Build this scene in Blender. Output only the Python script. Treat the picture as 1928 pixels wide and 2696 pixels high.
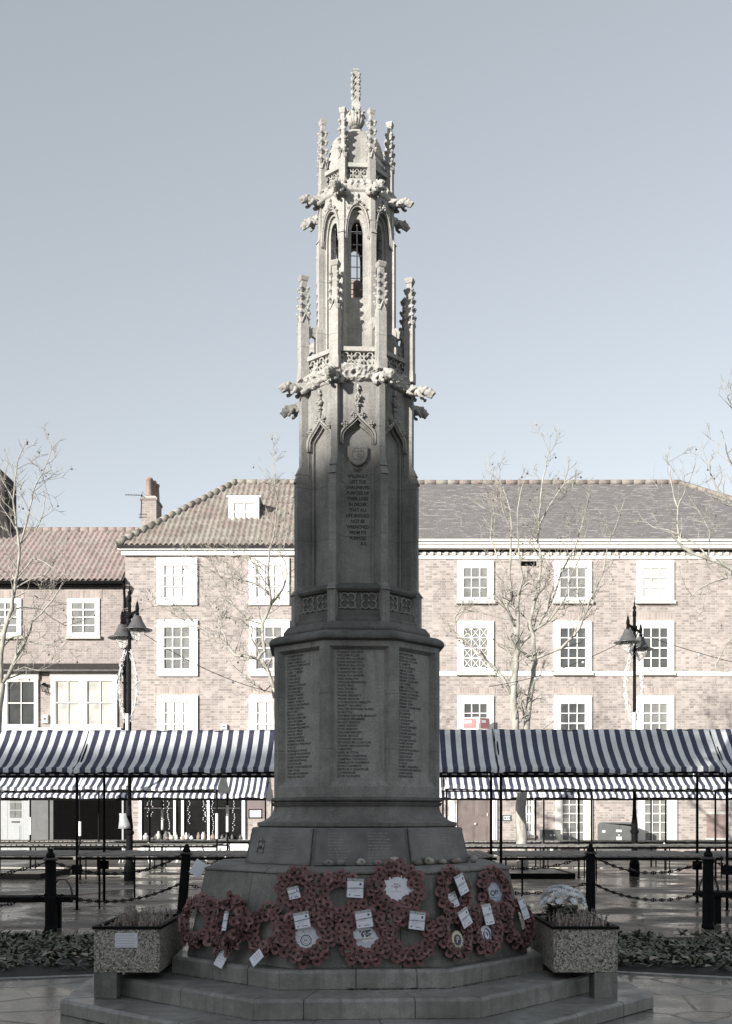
import bpy, bmesh, math, random
from mathutils import Vector, Matrix, noise
for o in list(bpy.data.objects): bpy.data.objects.remove(o)
scene = bpy.context.scene
COL = scene.collection
R = math.radians
EYE = 1.6; F = 2850.0; HX = 964.0; HY = 2150.0      # camera constants: focal length and horizon of the 1928 x 2696 photograph
# ---------------------------------------------------------------- camera, world, sun, exposure
cam = bpy.data.cameras.new('camera'); camo = bpy.data.objects.new('camera', cam); COL.objects.link(camo)
camo.location = (0, 0, EYE); camo.rotation_euler = (R(90), 0, 0)
cam.sensor_fit = 'HORIZONTAL'; cam.sensor_width = 36; cam.lens = 36*F/1928
cam.shift_y = (HY-1348)/1928; cam.clip_start = .1; cam.clip_end = 2000
scene.camera = camo
SUN_EL = R(14.5); SUN_AZ = R(38)                    # sun behind the viewer, 38 degrees to the left
world = bpy.data.worlds.new('World'); scene.world = world; world.use_nodes = True
wn = world.node_tree; wn.nodes.clear()
sky = wn.nodes.new('ShaderNodeTexSky'); sky.sky_type = 'NISHITA'; sky.sun_disc = False
sky.sun_elevation = SUN_EL; sky.sun_rotation = R(180)+SUN_AZ
sky.air_density = 1.0; sky.dust_density = .45; sky.ozone_density = 1.0
hsv = wn.nodes.new('ShaderNodeHueSaturation'); hsv.inputs['Saturation'].default_value = .42; hsv.inputs['Hue'].default_value = .497
bg = wn.nodes.new('ShaderNodeBackground'); bg.inputs['Strength'].default_value = .147
wo = wn.nodes.new('ShaderNodeOutputWorld')
wn.links.new(sky.outputs[0], hsv.inputs['Color']); gm = wn.nodes.new('ShaderNodeGamma'); gm.inputs['Gamma'].default_value = .72; wn.links.new(hsv.outputs[0], gm.inputs[0]); wn.links.new(gm.outputs[0], bg.inputs[0]); wn.links.new(bg.outputs[0], wo.inputs[0])
sl = bpy.data.lights.new('sun', 'SUN'); sl.energy = 4.7; sl.angle = R(.53); sl.color = (1, .95, .88)
so = bpy.data.objects.new('sun', sl); COL.objects.link(so)
sdir = Vector((math.sin(SUN_AZ)*math.cos(SUN_EL), math.cos(SUN_AZ)*math.cos(SUN_EL), -math.sin(SUN_EL)))
so.rotation_euler = sdir.to_track_quat('-Z', 'Y').to_euler(); so.location = (-20, -20, 30)
vs = scene.view_settings; vs.view_transform = 'Standard'; vs.look = 'None'; vs.exposure = .97; vs.gamma = 1; vs.use_curve_mapping = False
# ---------------------------------------------------------------- helpers
def PX(xs, d): return (xs-HX)*d/F
def PZ(ys, d): return EYE+(HY-ys)*d/F
I4 = Matrix.Identity(4)
class MB:
    def __init__(s): s.v = []; s.f = []; s.m = []; s.T = I4; s.mi = 0
    def pts(s, ps):
        n = len(s.v); T = s.T
        s.v += [tuple(T @ Vector(p)) for p in ps]; return n
    def face(s, idx): s.f.append(tuple(idx)); s.m.append(s.mi)
    def poly(s, ps): n = s.pts(ps); s.face(range(n, n+len(ps)))
    def box(s, x0, x1, y0, y1, z0, z1):
        n = s.pts([(x0,y0,z0),(x1,y0,z0),(x1,y1,z0),(x0,y1,z0),(x0,y0,z1),(x1,y0,z1),(x1,y1,z1),(x0,y1,z1)])
        for q in ((0,3,2,1),(4,5,6,7),(0,1,5,4),(1,2,6,5),(2,3,7,6),(3,0,4,7)): s.face([n+i for i in q])
    def loft(s, rings, cap=True, closed=True):
        k = len(rings[0]); ns = [s.pts(r) for r in rings]
        for a, b in zip(ns, ns[1:]):
            for i in range(k if closed else k-1):
                j = (i+1) % k; s.face((a+i, a+j, b+j, b+i))
        if cap: s.face([ns[0]+i for i in reversed(range(k))]); s.face([ns[-1]+i for i in range(k)])
    def tube(s, pts, rad, n=6, cap=True):
        pts = [Vector(p) for p in pts]
        if not isinstance(rad, (list, tuple)): rad = [rad]*len(pts)
        rings = []; up = None
        for i, p in enumerate(pts):
            d = (pts[min(i+1, len(pts)-1)]-pts[max(i-1, 0)])
            if d.length < 1e-9: d = Vector((0, 0, 1))
            d.normalize()
            if up is None:
                up = Vector((0, 0, 1)) if abs(d.z) < .9 else Vector((1, 0, 0))
            a = d.cross(up)
            if a.length < 1e-6: a = d.orthogonal()
            a.normalize(); b = d.cross(a); up = -b if False else up
            rings.append([p+(a*math.cos(2*math.pi*j/n)+b*math.sin(2*math.pi*j/n))*rad[i] for j in range(n)])
        s.loft(rings, cap)
    def lathe(s, prof, n=16, c=(0,0,0), cap=True):
        s.loft([[(c[0]+r*math.cos(2*math.pi*j/n), c[1]+r*math.sin(2*math.pi*j/n), c[2]+z) for j in range(n)] for r, z in prof], cap)
    def ball(s, c, r, n=8, m=5):
        if not isinstance(r, (list, tuple)): r = (r, r, r)
        rings = []
        for i in range(m+1):
            t = math.pi*(i/m); t = min(max(t, .12), math.pi-.12)
            rings.append([(c[0]+r[0]*math.sin(t)*math.cos(2*math.pi*j/n), c[1]+r[1]*math.sin(t)*math.sin(2*math.pi*j/n), c[2]-r[2]*math.cos(t)) for j in range(n)])
        s.loft(rings)
    def add(s, o, M=I4, mi=None):
        n = len(s.v); T = s.T @ M
        s.v += [tuple(T @ Vector(p)) for p in o.v]
        s.f += [tuple(n+i for i in f) for f in o.f]; s.m += (o.m if mi is None else [mi]*len(o.f))
    def mesh(s, name, mats, smooth=False):
        me = bpy.data.meshes.new(name); me.from_pydata(s.v, [], s.f)
        for m in (mats if isinstance(mats, (list, tuple)) else [mats]): me.materials.append(m)
        me.polygons.foreach_set('material_index', s.m)
        if smooth: me.polygons.foreach_set('use_smooth', [True]*len(s.f))
        me.update(); return me
def link(name, data, parent=None, label=None, loc=None, rot=None):
    o = bpy.data.objects.new(name, data); COL.objects.link(o)
    if parent: o.parent = parent
    if label: o['label'] = label
    if loc is not None: o.location = loc
    if rot is not None: o.rotation_euler = rot
    return o
def part(name, mb, mats, parent, smooth=False, label=None, bevel=0, **k):
    o = link(name, mb.mesh(name, mats, smooth) if isinstance(mb, MB) else mb, parent, label, **k)
    if bevel:
        b = o.modifiers.new('bevel', 'BEVEL'); b.width = bevel; b.segments = 2; b.limit_method = 'ANGLE'; b.angle_limit = R(35)
    return o
def tag(o, label, cat=None, group=None, kind=None):
    o['label'] = label
    if cat: o['category'] = cat
    if group: o['group'] = group
    if kind: o['kind'] = kind
    return o
def thing(name, label, cat, loc=(0,0,0), rz=0, group=None):
    o = link(name, None, loc=loc, rot=(0, 0, rz)); o.empty_display_size = .2
    return tag(o, label, cat, group)
def struct(name, mb, mats, smooth=False):
    o = part(name, mb, mats, None, smooth); o['kind'] = 'structure'; return o
def dup(root, loc=None, rz=None, label=None, parent=None):
    r = root.copy(); COL.objects.link(r)
    if parent: r.parent = parent
    if loc is not None: r.location = loc
    if rz is not None: r.rotation_euler = (0, 0, rz)
    if label: r['label'] = label
    for ch in list(root.children): dup(ch, parent=r)
    return r
_tc = {}
def text_mb(txt, size, align='CENTER', bold=0.0, sx=1.0, depth=0):
    cu = bpy.data.curves.new('t', 'FONT'); cu.body = txt; cu.size = size; cu.align_x = align; cu.resolution_u = 2; cu.offset = bold
    cu.extrude = depth
    o = bpy.data.objects.new('t', cu); COL.objects.link(o)
    bpy.context.view_layer.update()
    me = bpy.data.meshes.new_from_object(o.evaluated_get(bpy.context.evaluated_depsgraph_get()))
    bpy.data.objects.remove(o); bpy.data.curves.remove(cu)
    mb = MB(); mb.v = [(v.co.x*sx, v.co.y, v.co.z) for v in me.vertices]; mb.f = [tuple(p.vertices) for p in me.polygons]; mb.m = [0]*len(mb.f)
    bpy.data.meshes.remove(me); return mb
def remesh(mb, voxel, smooth=2):
    me = mb.mesh('tmp', []); o = bpy.data.objects.new('tmp', me); COL.objects.link(o)
    m = o.modifiers.new('r', 'REMESH'); m.mode = 'VOXEL'; m.voxel_size = voxel
    if smooth:
        s = o.modifiers.new('s', 'SMOOTH'); s.factor = .5; s.iterations = smooth
    bpy.context.view_layer.update()
    ev = bpy.data.meshes.new_from_object(o.evaluated_get(bpy.context.evaluated_depsgraph_get()))
    bpy.data.objects.remove(o); bpy.data.meshes.remove(me)
    r = MB(); r.v = [tuple(v.co) for v in ev.vertices]; r.f = [tuple(p.vertices) for p in ev.polygons]; r.m = [0]*len(r.f)
    bpy.data.meshes.remove(ev); return r
# ---------------------------------------------------------------- materials
class NT:
    def __init__(s, name):
        s.mat = bpy.data.materials.new(name); s.mat.use_nodes = True; s.t = s.mat.node_tree
        s.b = s.t.nodes['Principled BSDF']; s.out = s.t.nodes['Material Output']
    def n(s, typ, **k):
        nd = s.t.nodes.new('ShaderNode'+typ)
        for a, b in k.items(): setattr(nd, a, b)
        return nd
    def l(s, a, b): s.t.links.new(a, b)
    def co(s, kind='Object'):
        return s.n('TexCoord').outputs[kind]
    def noise(s, vec, scale, detail=4, rough=.55, out='Fac'):
        nd = s.n('TexNoise'); nd.inputs['Scale'].default_value = scale; nd.inputs['Detail'].default_value = detail; nd.inputs['Roughness'].default_value = rough
        s.l(vec, nd.inputs['Vector']); return nd.outputs[out]
    def ramp(s, fac, stops):
        nd = s.n('ValToRGB'); e = nd.color_ramp.elements
        while len(e) < len(stops): e.new(.5)
        for el, (p, c) in zip(e, stops):
            el.position = p; el.color = (c, c, c, 1) if isinstance(c, (int, float)) else (*c, 1)
        s.l(fac, nd.inputs[0]); return nd.outputs[0]
    def mix(s, fac, a, b, mode='MIX'):
        nd = s.n('Mix', data_type='RGBA', blend_type=mode)
        for q, v in ((0, fac), (6, a), (7, b)):
            sock = nd.inputs[q]
            if isinstance(v, (int, float)): sock.default_value = v if q == 0 else (v, v, v, 1)
            elif isinstance(v, tuple): sock.default_value = (*v, 1)
            else: s.l(v, sock)
        return nd.outputs[2]
    def math(s, op, a, b=0, c=0):
        nd = s.n('Math', operation=op)
        for i, v in enumerate((a, b, c)):
            if isinstance(v, (int, float)): nd.inputs[i].default_value = v
            else: s.l(v, nd.inputs[i])
        return nd.outputs[0]
    def bump(s, h, strength=.5, dist=.01):
        nd = s.n('Bump'); nd.inputs['Strength'].default_value = strength; nd.inputs['Distance'].default_value = dist
        s.l(h, nd.inputs['Height']); s.l(nd.outputs[0], s.b.inputs['Normal']); return nd
    def set(s, **k):
        for a, v in k.items():
            sock = s.b.inputs[a.replace('_', ' ')]
            if isinstance(v, (int, float)): sock.default_value = v
            elif isinstance(v, tuple): sock.default_value = (*v, 1)
            else: s.l(v, sock)
        return s.mat
def plain(name, col, rough=.6, metal=0, var=.15, scale=8, bump=0):
    t = NT(name); n = t.noise(t.co(), scale)
    lo = tuple(c*(1-var) for c in col); hi = tuple(min(1, c*(1+var)) for c in col)
    t.set(Base_Color=t.ramp(n, [(.3, lo), (.7, hi)]), Roughness=rough, Metallic=metal)
    if bump: t.bump(t.noise(t.co(), scale*6), bump, .01)
    return t.mat
def stone(name, base, dark, light, wet=False, grain=60, streak=True, joint=0):
    t = NT(name); c = t.co()
    big = t.noise(c, 1.7, 5, .6); med = t.noise(c, 9, 5, .6); fine = t.noise(c, grain, 3, .7)
    col = t.ramp(big, [(.3, dark), (.5, base), (.72, light)])
    col = t.mix(t.math('MULTIPLY', t.ramp(med, [(.35, 1.0), (.6, 0.0)]), .45), col, dark)
    if streak:
        mp = t.n('Mapping'); mp.inputs['Scale'].default_value = (9, 9, .7); t.l(c, mp.inputs[0])
        st = t.noise(mp.outputs[0], 1.6, 4, .6)
        col = t.mix(t.math('MULTIPLY', t.ramp(st, [(.52, 0.0), (.7, 1.0)]), .45), col, tuple(v*.6 for v in dark))
    sp = t.ramp(fine, [(.42, .86), (.62, 1.1)])
    col = t.mix(1.0, col, sp, 'MULTIPLY')
    if joint:
        sx = t.n('SeparateXYZ'); t.l(c, sx.inputs[0]); fr = t.math('FRACT', t.math('ADD', t.math('DIVIDE', t.math('ADD', sx.outputs[2], t.math('MULTIPLY', t.noise(c, 6), .008)), joint), .37))
        col = t.mix(t.ramp(fr, [(0, .55), (.007, .55), (.016, 0.0)]), col, tuple(v*.35 for v in dark))
    t.set(Base_Color=col, Roughness=.85 if not wet else t.ramp(t.noise(c, 2.2, 4), [(.4, .28), (.62, .7)]))
    t.bump(t.math('ADD', fine, t.math('MULTIPLY', med, .8)), .35, .006)
    return t.mat
M = {}
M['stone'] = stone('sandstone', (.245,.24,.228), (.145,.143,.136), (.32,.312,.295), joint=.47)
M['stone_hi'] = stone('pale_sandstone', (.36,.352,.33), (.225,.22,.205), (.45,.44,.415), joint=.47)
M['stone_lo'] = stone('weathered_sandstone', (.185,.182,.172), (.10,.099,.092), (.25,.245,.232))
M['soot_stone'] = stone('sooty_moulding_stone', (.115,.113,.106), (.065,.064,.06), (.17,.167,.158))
M['stone_panel'] = stone('dressed_panel_stone', (.30,.295,.28), (.205,.202,.19), (.36,.352,.335))
M['step'] = stone('damp_step_stone', (.225,.222,.21), (.12,.119,.11), (.32,.315,.30), wet=True, grain=90)
M['letter'] = plain('incised_black_paint', (.03,.03,.03), .8)
M['lead'] = plain('dark_bronze', (.13,.128,.125), .5, .35, .3, 5, .2)
M['bronze_relief'] = plain('rubbed_bronze', (.20,.196,.19), .4, .7)
M['iron'] = plain('black_iron', (.005,.005,.0055), .75, 0, .3, 10, .2); M['iron'].node_tree.nodes['Principled BSDF'].inputs['Specular IOR Level'].default_value = .12
M['steel'] = plain('grey_steel', (.06,.055,.055), .5, .6, .3)
M['void'] = plain('dark_interior', (.004,.004,.004), 1.0); M['void'].node_tree.nodes['Principled BSDF'].inputs['Specular IOR Level'].default_value = 0  # black colour stands in for the shade inside recesses
M['white'] = plain('white_paint', (.80,.80,.79), .5, 0, .06)
M['cream'] = plain('cream_paint', (.62,.61,.57), .6, 0, .1, 3)
M['greypaint'] = plain('grey_paint', (.29,.305,.31), .6, 0, .06)
M['sill'] = plain('stone_sill', (.42,.41,.38), .8, 0, .2, 12)
M['card'] = plain('white_card', (.62,.64,.70), .5, 0, .05)
M['print'] = plain('dark_print', (.08,.08,.12), .6)
M['navy'] = plain('navy_enamel', (.02,.025,.09), .4)
M['gold'] = plain('pale_gold', (.55,.52,.38), .4)
M['redprint'] = plain('red_print', (.35,.05,.06), .5)
M['terracotta'] = plain('terracotta', (.24,.185,.165), .8, 0, .2, 6)
M['soil'] = plain('soil', (.025,.022,.018), .95, 0, .4, 12, .8)
M['door'] = plain('brown_door_paint', (.145,.117,.113), .45, 0, .15, 2)
M['cabinet'] = plain('dark_grey_cabinet', (.09,.095,.095), .6, 0, .15, 3)
M['woodtop'] = plain('grey_timber', (.21,.202,.19), .7, 0, .35, 5, .3)
M['board'] = plain('brown_board', (.22,.17,.155), .8, 0, .2, 4)
M['soot'] = plain('sooty_brick', (.018,.016,.015), .9, 0, .5, 4)  # near-black brick: shade on the stack put into its colour
M['deadseed'] = plain('seed_ball', (.09,.08,.07), .9)
M['wcard'] = plain('bright_card', (.66,.68,.74), .5, 0, .04)
M['blueish'] = plain('pale_blue_enamel', (.34,.39,.47), .4, 0, .3, 30)
M['sleeve'] = plain('clear_plastic_sleeve', (.30,.31,.32), .12, 0, .5, 60)
M['shade'] = plain('grey_lamp_shade', (.10,.10,.10), .35, .2, .15)
M['wirewhite'] = plain('white_wire', (.62,.62,.62), .5)
M['agentred'] = plain('faded_red_board', (.33,.15,.15), .5)
M['flower'] = plain('white_petal', (.72,.74,.76), .6, 0, .15, 30)
def brick(name, c1, c2, mortar, bw=.29, rh=.10):
    t = NT(name); c = t.co(); sx = t.n('SeparateXYZ'); t.l(c, sx.inputs[0])
    cb = t.n('CombineXYZ'); t.l(t.math('ADD', sx.outputs[0], sx.outputs[1]), cb.inputs[0]); t.l(sx.outputs[2], cb.inputs[1])
    b = t.n('TexBrick'); t.l(cb.outputs[0], b.inputs['Vector'])
    for k, v in (('Scale', 1), ('Mortar Size', .012), ('Mortar Smooth', .3), ('Bias', -.1), ('Brick Width', bw), ('Row Height', rh)): b.inputs[k].default_value = v
    b.inputs['Color1'].default_value = (*c1, 1); b.inputs['Color2'].default_value = (*c2, 1); b.inputs['Mortar'].default_value = (*mortar, 1)
    b.offset = .5; b.squash = .6; b.squash_frequency = 2
    big = t.noise(c, .55, 4, .6); med = t.noise(c, 3.2, 4, .6)
    col = t.mix(1.0, b.outputs['Color'], t.ramp(big, [(.3, .84), (.6, 1.04)]), 'MULTIPLY')
    col = t.mix(1.0, col, t.ramp(med, [(.3, .88), (.7, 1.10)]), 'MULTIPLY')
    t.set(Base_Color=col, Roughness=.9); t.bump(t.math('SUBTRACT', 1.0, b.outputs['Fac']), .6, .01); return t.mat
M['brick'] = brick('flemish_brick', (.365,.319,.295), (.198,.170,.160), (.36,.342,.325))
M['brick_old'] = brick('old_rough_brick', (.30,.258,.24), (.20,.172,.166), (.33,.305,.285), .24, .09)
M['brick_lintel'] = brick('red_soldier_brick', (.37,.315,.29), (.23,.195,.185), (.36,.335,.31), .10, .60)
def pantile(name, c1, c2, dirt):
    t = NT(name); c = t.co(); mp = t.n('Mapping'); mp.inputs['Scale'].default_value = (1, 1, 1); t.l(c, mp.inputs[0])
    v = t.n('TexVoronoi'); v.inputs['Scale'].default_value = 3.2; t.l(c, v.inputs['Vector'])
    col = t.mix(t.ramp(v.outputs['Color'], [(.2, 0.0), (.8, 1.0)]), c1, c2)
    col = t.mix(t.ramp(t.noise(c, 1.4, 5), [(.45, 0.0), (.65, .8)]), col, dirt)
    col = t.mix(1.0, col, t.ramp(t.noise(c, 14, 3), [(.3, .75), (.7, 1.15)]), 'MULTIPLY')
    t.set(Base_Color=col, Roughness=.9); t.bump(t.noise(c, 25), .4, .01); return t.mat
M['pantile'] = pantile('orange_pantile', (.27,.213,.198), (.20,.163,.154), (.25,.228,.21))
M['pantile_grey'] = pantile('weathered_pantile', (.215,.175,.155), (.16,.14,.125), (.26,.25,.22))
M['pantile_dark'] = pantile('lichen_ridge', (.17,.155,.135), (.25,.23,.20), (.32,.31,.28))
def slate():
    t = NT('plain_roof_tile'); c = t.co(); sx = t.n('SeparateXYZ'); t.l(c, sx.inputs[0])
    cb = t.n('CombineXYZ'); t.l(t.math('ADD', sx.outputs[0], 0), cb.inputs[0]); t.l(sx.outputs[2], cb.inputs[1])
    b = t.n('TexBrick'); t.l(cb.outputs[0], b.inputs['Vector'])
    for k, v in (('Scale', 1), ('Mortar Size', .006), ('Bias', 0), ('Brick Width', .25), ('Row Height', .13)): b.inputs[k].default_value = v
    b.inputs['Color1'].default_value = (.165,.157,.155, 1); b.inputs['Color2'].default_value = (.132,.126,.124, 1); b.inputs['Mortar'].default_value = (.07,.065,.063, 1)
    # lichen and lime spots sitting along the tile courses
    row = t.math('FRACT', t.math('DIVIDE', sx.outputs[2], .13)); edge = t.ramp(row, [(.0, 1.0), (.3, 0.0)])
    mp = t.n('Mapping'); mp.inputs['Scale'].default_value = (2.2, 2.2, 7.7); t.l(c, mp.inputs[0])
    spots = t.ramp(t.noise(mp.outputs[0], 1.0, 3, .6), [(.525, 0.0), (.56, 1.0)])
    region = t.ramp(t.noise(c, .5, 3), [(.36, .15), (.56, 1.0)])
    f = t.math('MULTIPLY', t.math('MULTIPLY', edge, spots), region)
    col = t.mix(f, b.outputs['Color'], (.50,.485,.46))
    t.set(Base_Color=col, Roughness=.8); t.bump(b.outputs['Fac'], .5, .02); return t.mat
M['slate'] = slate()
def glass(name, tint, rough=.08, blind=0):
    t = NT(name); c = t.co(); n = t.noise(c, 1.6, 4, .6)
    t.set(Base_Color=t.ramp(n, [(.35, tuple(v*.6 for v in tint)), (.65, tint)]), Roughness=rough)
    t.b.inputs['Specular IOR Level'].default_value = .7; t.bump(t.noise(c, 2.5, 2), .12, .03); return t.mat
M['glass_dark'] = glass('dark_window_glass', (.07,.075,.075))
M['glass_grey'] = glass('grey_window_glass', (.20,.205,.20))
M['glass_white'] = glass('glass_over_white_blind', (.60,.60,.58), .25)
M['glass_cream'] = glass('glass_over_cream_curtain', (.48,.47,.44), .25)
M['glass_shop'] = glass('shop_glass', (.014,.014,.014), .05)
def canvas():
    t = NT('striped_canvas'); c = t.co(); sx = t.n('SeparateXYZ'); t.l(c, sx.inputs[0])
    fr = t.math('FRACT', t.math('ADD', t.math('DIVIDE', sx.outputs[0], .186), 50))
    st = t.ramp(fr, [(.0, 0.0), (.50, 0.0), (.51, 1.0), (.99, 1.0)])
    col = t.mix(st, (.79,.81,.82), (.052,.055,.095))
    col = t.mix(1.0, col, t.ramp(t.noise(c, 2.5, 5), [(.3, .86), (.7, 1.06)]), 'MULTIPLY')
    col = t.mix(t.ramp(t.noise(c, 9, 4, .7), [(.62, 0.0), (.75, .3)]), col, (.30,.29,.27))
    t.set(Base_Color=col, Roughness=.62); t.bump(t.noise(c, 5, 3), .5, .03)
    t.b.inputs['Transmission Weight'].default_value = 0
    tr = t.n('BsdfTranslucent'); t.l(col, tr.inputs[0]); mx = t.n('MixShader'); mx.inputs[0].default_value = .18
    t.l(t.b.outputs[0], mx.inputs[1]); t.l(tr.outputs[0], mx.inputs[2]); t.l(mx.outputs[0], t.out.inputs[0]); return t.mat
M['canvas'] = canvas()
def poppy():
    t = NT('poppy_paper'); g = t.n('ObjectInfo').outputs['Random']; n = t.noise(t.co(), 30, 3)
    col = t.mix(g, (.145,.073,.074), (.225,.122,.122))
    col = t.mix(1.0, col, t.ramp(n, [(.3, .8), (.7, 1.15)]), 'MULTIPLY'); t.set(Base_Color=col, Roughness=.7); return t.mat
M['poppy'] = poppy()
M['stone_ledge'] = M['stone_lo']
M['poppy_eye'] = plain('poppy_centre', (.008,.008,.008), .6)
M['fir'] = plain('dark_wreath_backing', (.025,.02,.02), .9, 0, .4, 40)
def leafmat(name, a, b, c3):
    t = NT(name); n = t.noise(t.co(), 6, 4, .7); t.set(Base_Color=t.ramp(n, [(.3, a), (.5, b), (.72, c3)]), Roughness=.45); return t.mat
M['leaf'] = leafmat('bedding_leaf', (.05,.055,.035), (.085,.092,.062), (.15,.155,.115))
M['deadleaf'] = leafmat('fallen_leaf', (.12,.09,.07), (.20,.16,.13), (.28,.24,.20))
M['heather'] = leafmat('heather_spike', (.13,.10,.09), (.22,.18,.165), (.33,.29,.27))
def bark():
    t = NT('pale_plane_bark'); c = t.co(); mp = t.n('Mapping'); mp.inputs['Scale'].default_value = (5, 5, 1.5); t.l(c, mp.inputs[0])
    n = t.noise(mp.outputs[0], 1.5, 5, .65); col = t.ramp(n, [(.35, (.17,.16,.14)), (.5, (.29,.28,.25)), (.65, (.40,.39,.35))])
    t.set(Base_Color=col, Roughness=.85); t.bump(n, .5, .02); return t.mat
M['bark'] = bark()
M['twig'] = plain('twig_bark', (.25,.235,.205), .85, 0, .3, 4)
def granite():
    t = NT('exposed_aggregate'); c = t.co(); v = t.n('TexVoronoi'); v.inputs['Scale'].default_value = 95; t.l(c, v.inputs['Vector'])
    col = t.ramp(v.outputs['Color'], [(.1, (.05,.048,.045)), (.3, (.20,.19,.17)), (.55, (.30,.285,.25)), (.85, (.52,.50,.46))])
    dk = t.ramp(t.noise(c, 52, 3, .6), [(.36, 1.0), (.42, 0.0)])
    col = t.mix(dk, col, (.03,.028,.026)); t.set(Base_Color=col, Roughness=.7); t.bump(v.outputs['Distance'], .6, .01); return t.mat
M['aggregate'] = granite()
def paving(name, kind, base, dark, light, scale, joint=.02, wetlo=.12, wethi=.55):
    t = NT(name); c = t.co()
    if kind == 'crazy':
        ns = t.n('TexNoise'); ns.inputs['Scale'].default_value = 1.0; t.l(c, ns.inputs['Vector'])
        v = t.n('TexVoronoi', feature='DISTANCE_TO_EDGE'); v.inputs['Scale'].default_value = scale; t.l(c, v.inputs['Vector'])
        vc = t.n('TexVoronoi'); vc.inputs['Scale'].default_value = scale; t.l(c, vc.inputs['Vector'])
        j = t.ramp(v.outputs['Distance'], [(.0, 1.0), (joint, 0.0)]); cell = vc.outputs['Color']
    else:
        b = t.n('TexBrick'); t.l(c, b.inputs['Vector'])
        for k, vv in (('Scale', scale), ('Mortar Size', joint), ('Mortar Smooth', .2), ('Bias', 0), ('Brick Width', .9), ('Row Height', .6)): b.inputs[k].default_value = vv
        b.inputs['Color1'].default_value = (0, 0, 0, 1); b.inputs['Color2'].default_value = (1, 1, 1, 1); b.inputs['Mortar'].default_value = (.5, .5, .5, 1)
        j = b.outputs['Fac']; cell = b.outputs['Color']
    col = t.mix(t.noise(c, .8, 5, .6), dark, light)
    col = t.mix(t.math('MULTIPLY', t.ramp(cell, [(.2, 0.0), (.8, 1.0)]), .5), col, base)
    col = t.mix(1.0, col, t.ramp(t.noise(c, 22, 4, .7), [(.35, .8), (.65, 1.15)]), 'MULTIPLY')
    col = t.mix(j, col, tuple(v*.12 for v in dark))
    wet = t.ramp(t.noise(c, .55, 5, .6), [(.44, wetlo), (.60, wethi)])
    t.set(Base_Color=col, Roughness=wet)
    h = t.math('SUBTRACT', t.math('MULTIPLY', t.noise(c, 9, 5, .6), .5), t.math('MULTIPLY', j, 1.0))
    t.bump(h, .3, .012); return t.mat
M['crazy'] = paving('wet_crazy_paving', 'crazy', (.16,.155,.14), (.10,.097,.088), (.20,.193,.178), 1.35, .035, .2, .5)
M['square'] = paving('wet_square_flags', 'flags', (.15,.135,.12), (.09,.082,.074), (.19,.17,.155), 1.0, .012, .16, .6)
M['asphalt'] = paving('damp_asphalt', 'flags', (.07,.065,.06), (.05,.047,.044), (.09,.083,.078), .15, .0, .3, .7)

def bowl():
    t = NT('lamp_glass_bowl'); t.set(Base_Color=(.9,.9,.88), Roughness=.05); t.b.inputs['Transmission Weight'].default_value = .85; t.b.inputs['IOR'].default_value = 1.12; return t.mat
M['bowl'] = bowl()
M['canvas_end'] = plain('plain_canvas_end', (.42,.41,.40), .8, 0, .35, 7, .4)
# ================================================================ the war memorial
DC = 9.9; T22 = math.tan(R(22.5)); C22 = math.cos(R(22.5)); MX = PX(937, DC); MROT = R(3)
mem = thing('war_memorial', 'tall octagonal stone war memorial with crocketed pinnacles, carved name panels and stepped base', 'war memorial', (MX, DC, 0), MROT)
MEMW = Matrix.Translation((MX, DC, 0)) @ Matrix.Rotation(MROT, 4, 'Z')
def A(w): return w*DC/(2*F+.414*w)                    # silhouette width -> apothem
def Z(y, a): return EYE+(HY-y)*(DC-a)/F
def WZ(w, y): a = A(w); return a, Z(y, a)
def octring(a, z): r = a/C22; return [(r*math.sin(R(45*k-22.5)), -r*math.cos(R(45*k-22.5)), z) for k in range(8)]
def face_M(k, a=0, z=0):                               # local x along the face, y up, z outwards
    p = R(45*k); U = Vector((math.cos(p), math.sin(p), 0)); N = Vector((math.sin(p), -math.cos(p), 0))
    m = Matrix.Identity(4); m.col[0][:3] = U; m.col[1][:3] = (0, 0, 1); m.col[2][:3] = N; m.col[3][:3] = N*a+Vector((0, 0, z)); return m
def vert_M(k, r=0, z=0):                               # vertex k between face k-1 and k: local x outwards, y sideways, z up
    p = R(45*k-22.5); X = Vector((math.sin(p), -math.cos(p), 0)); Y = Vector((math.cos(p), math.sin(p), 0))
    m = Matrix.Identity(4); m.col[0][:3] = X; m.col[1][:3] = Y; m.col[3][:3] = X*r+Vector((0, 0, z)); return m
def blocks(mb, prof, a_in, cuts, gap=.004, rng=random.Random(3)):
    """ring of stone blocks; prof = outer (a, z) from the bottom up; cuts = positions -1..1 along each face"""
    for k in range(8):
        cs = [-1]+list(cuts[k % len(cuts)])+[1]
        mb.T = face_M(k)
        for t0, t1 in zip(cs, cs[1:]):
            dz = rng.uniform(-.0015, .0015); do = rng.uniform(-.002, .002)
            def P(t, a, z, e):
                g = 0 if abs(t) == 1 else gap/2*e
                return (t*a*T22+g, z, a)
            outer = [(a+do, z+dz) for a, z in prof]
            sec = outer+[(a_in, prof[-1][1]+dz), (a_in, prof[0][1])]
            mb.loft([[P(t0, a, z, 1) for a, z in sec], [P(t1, a, z, -1) for a, z in sec]])
    mb.T = I4
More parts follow.
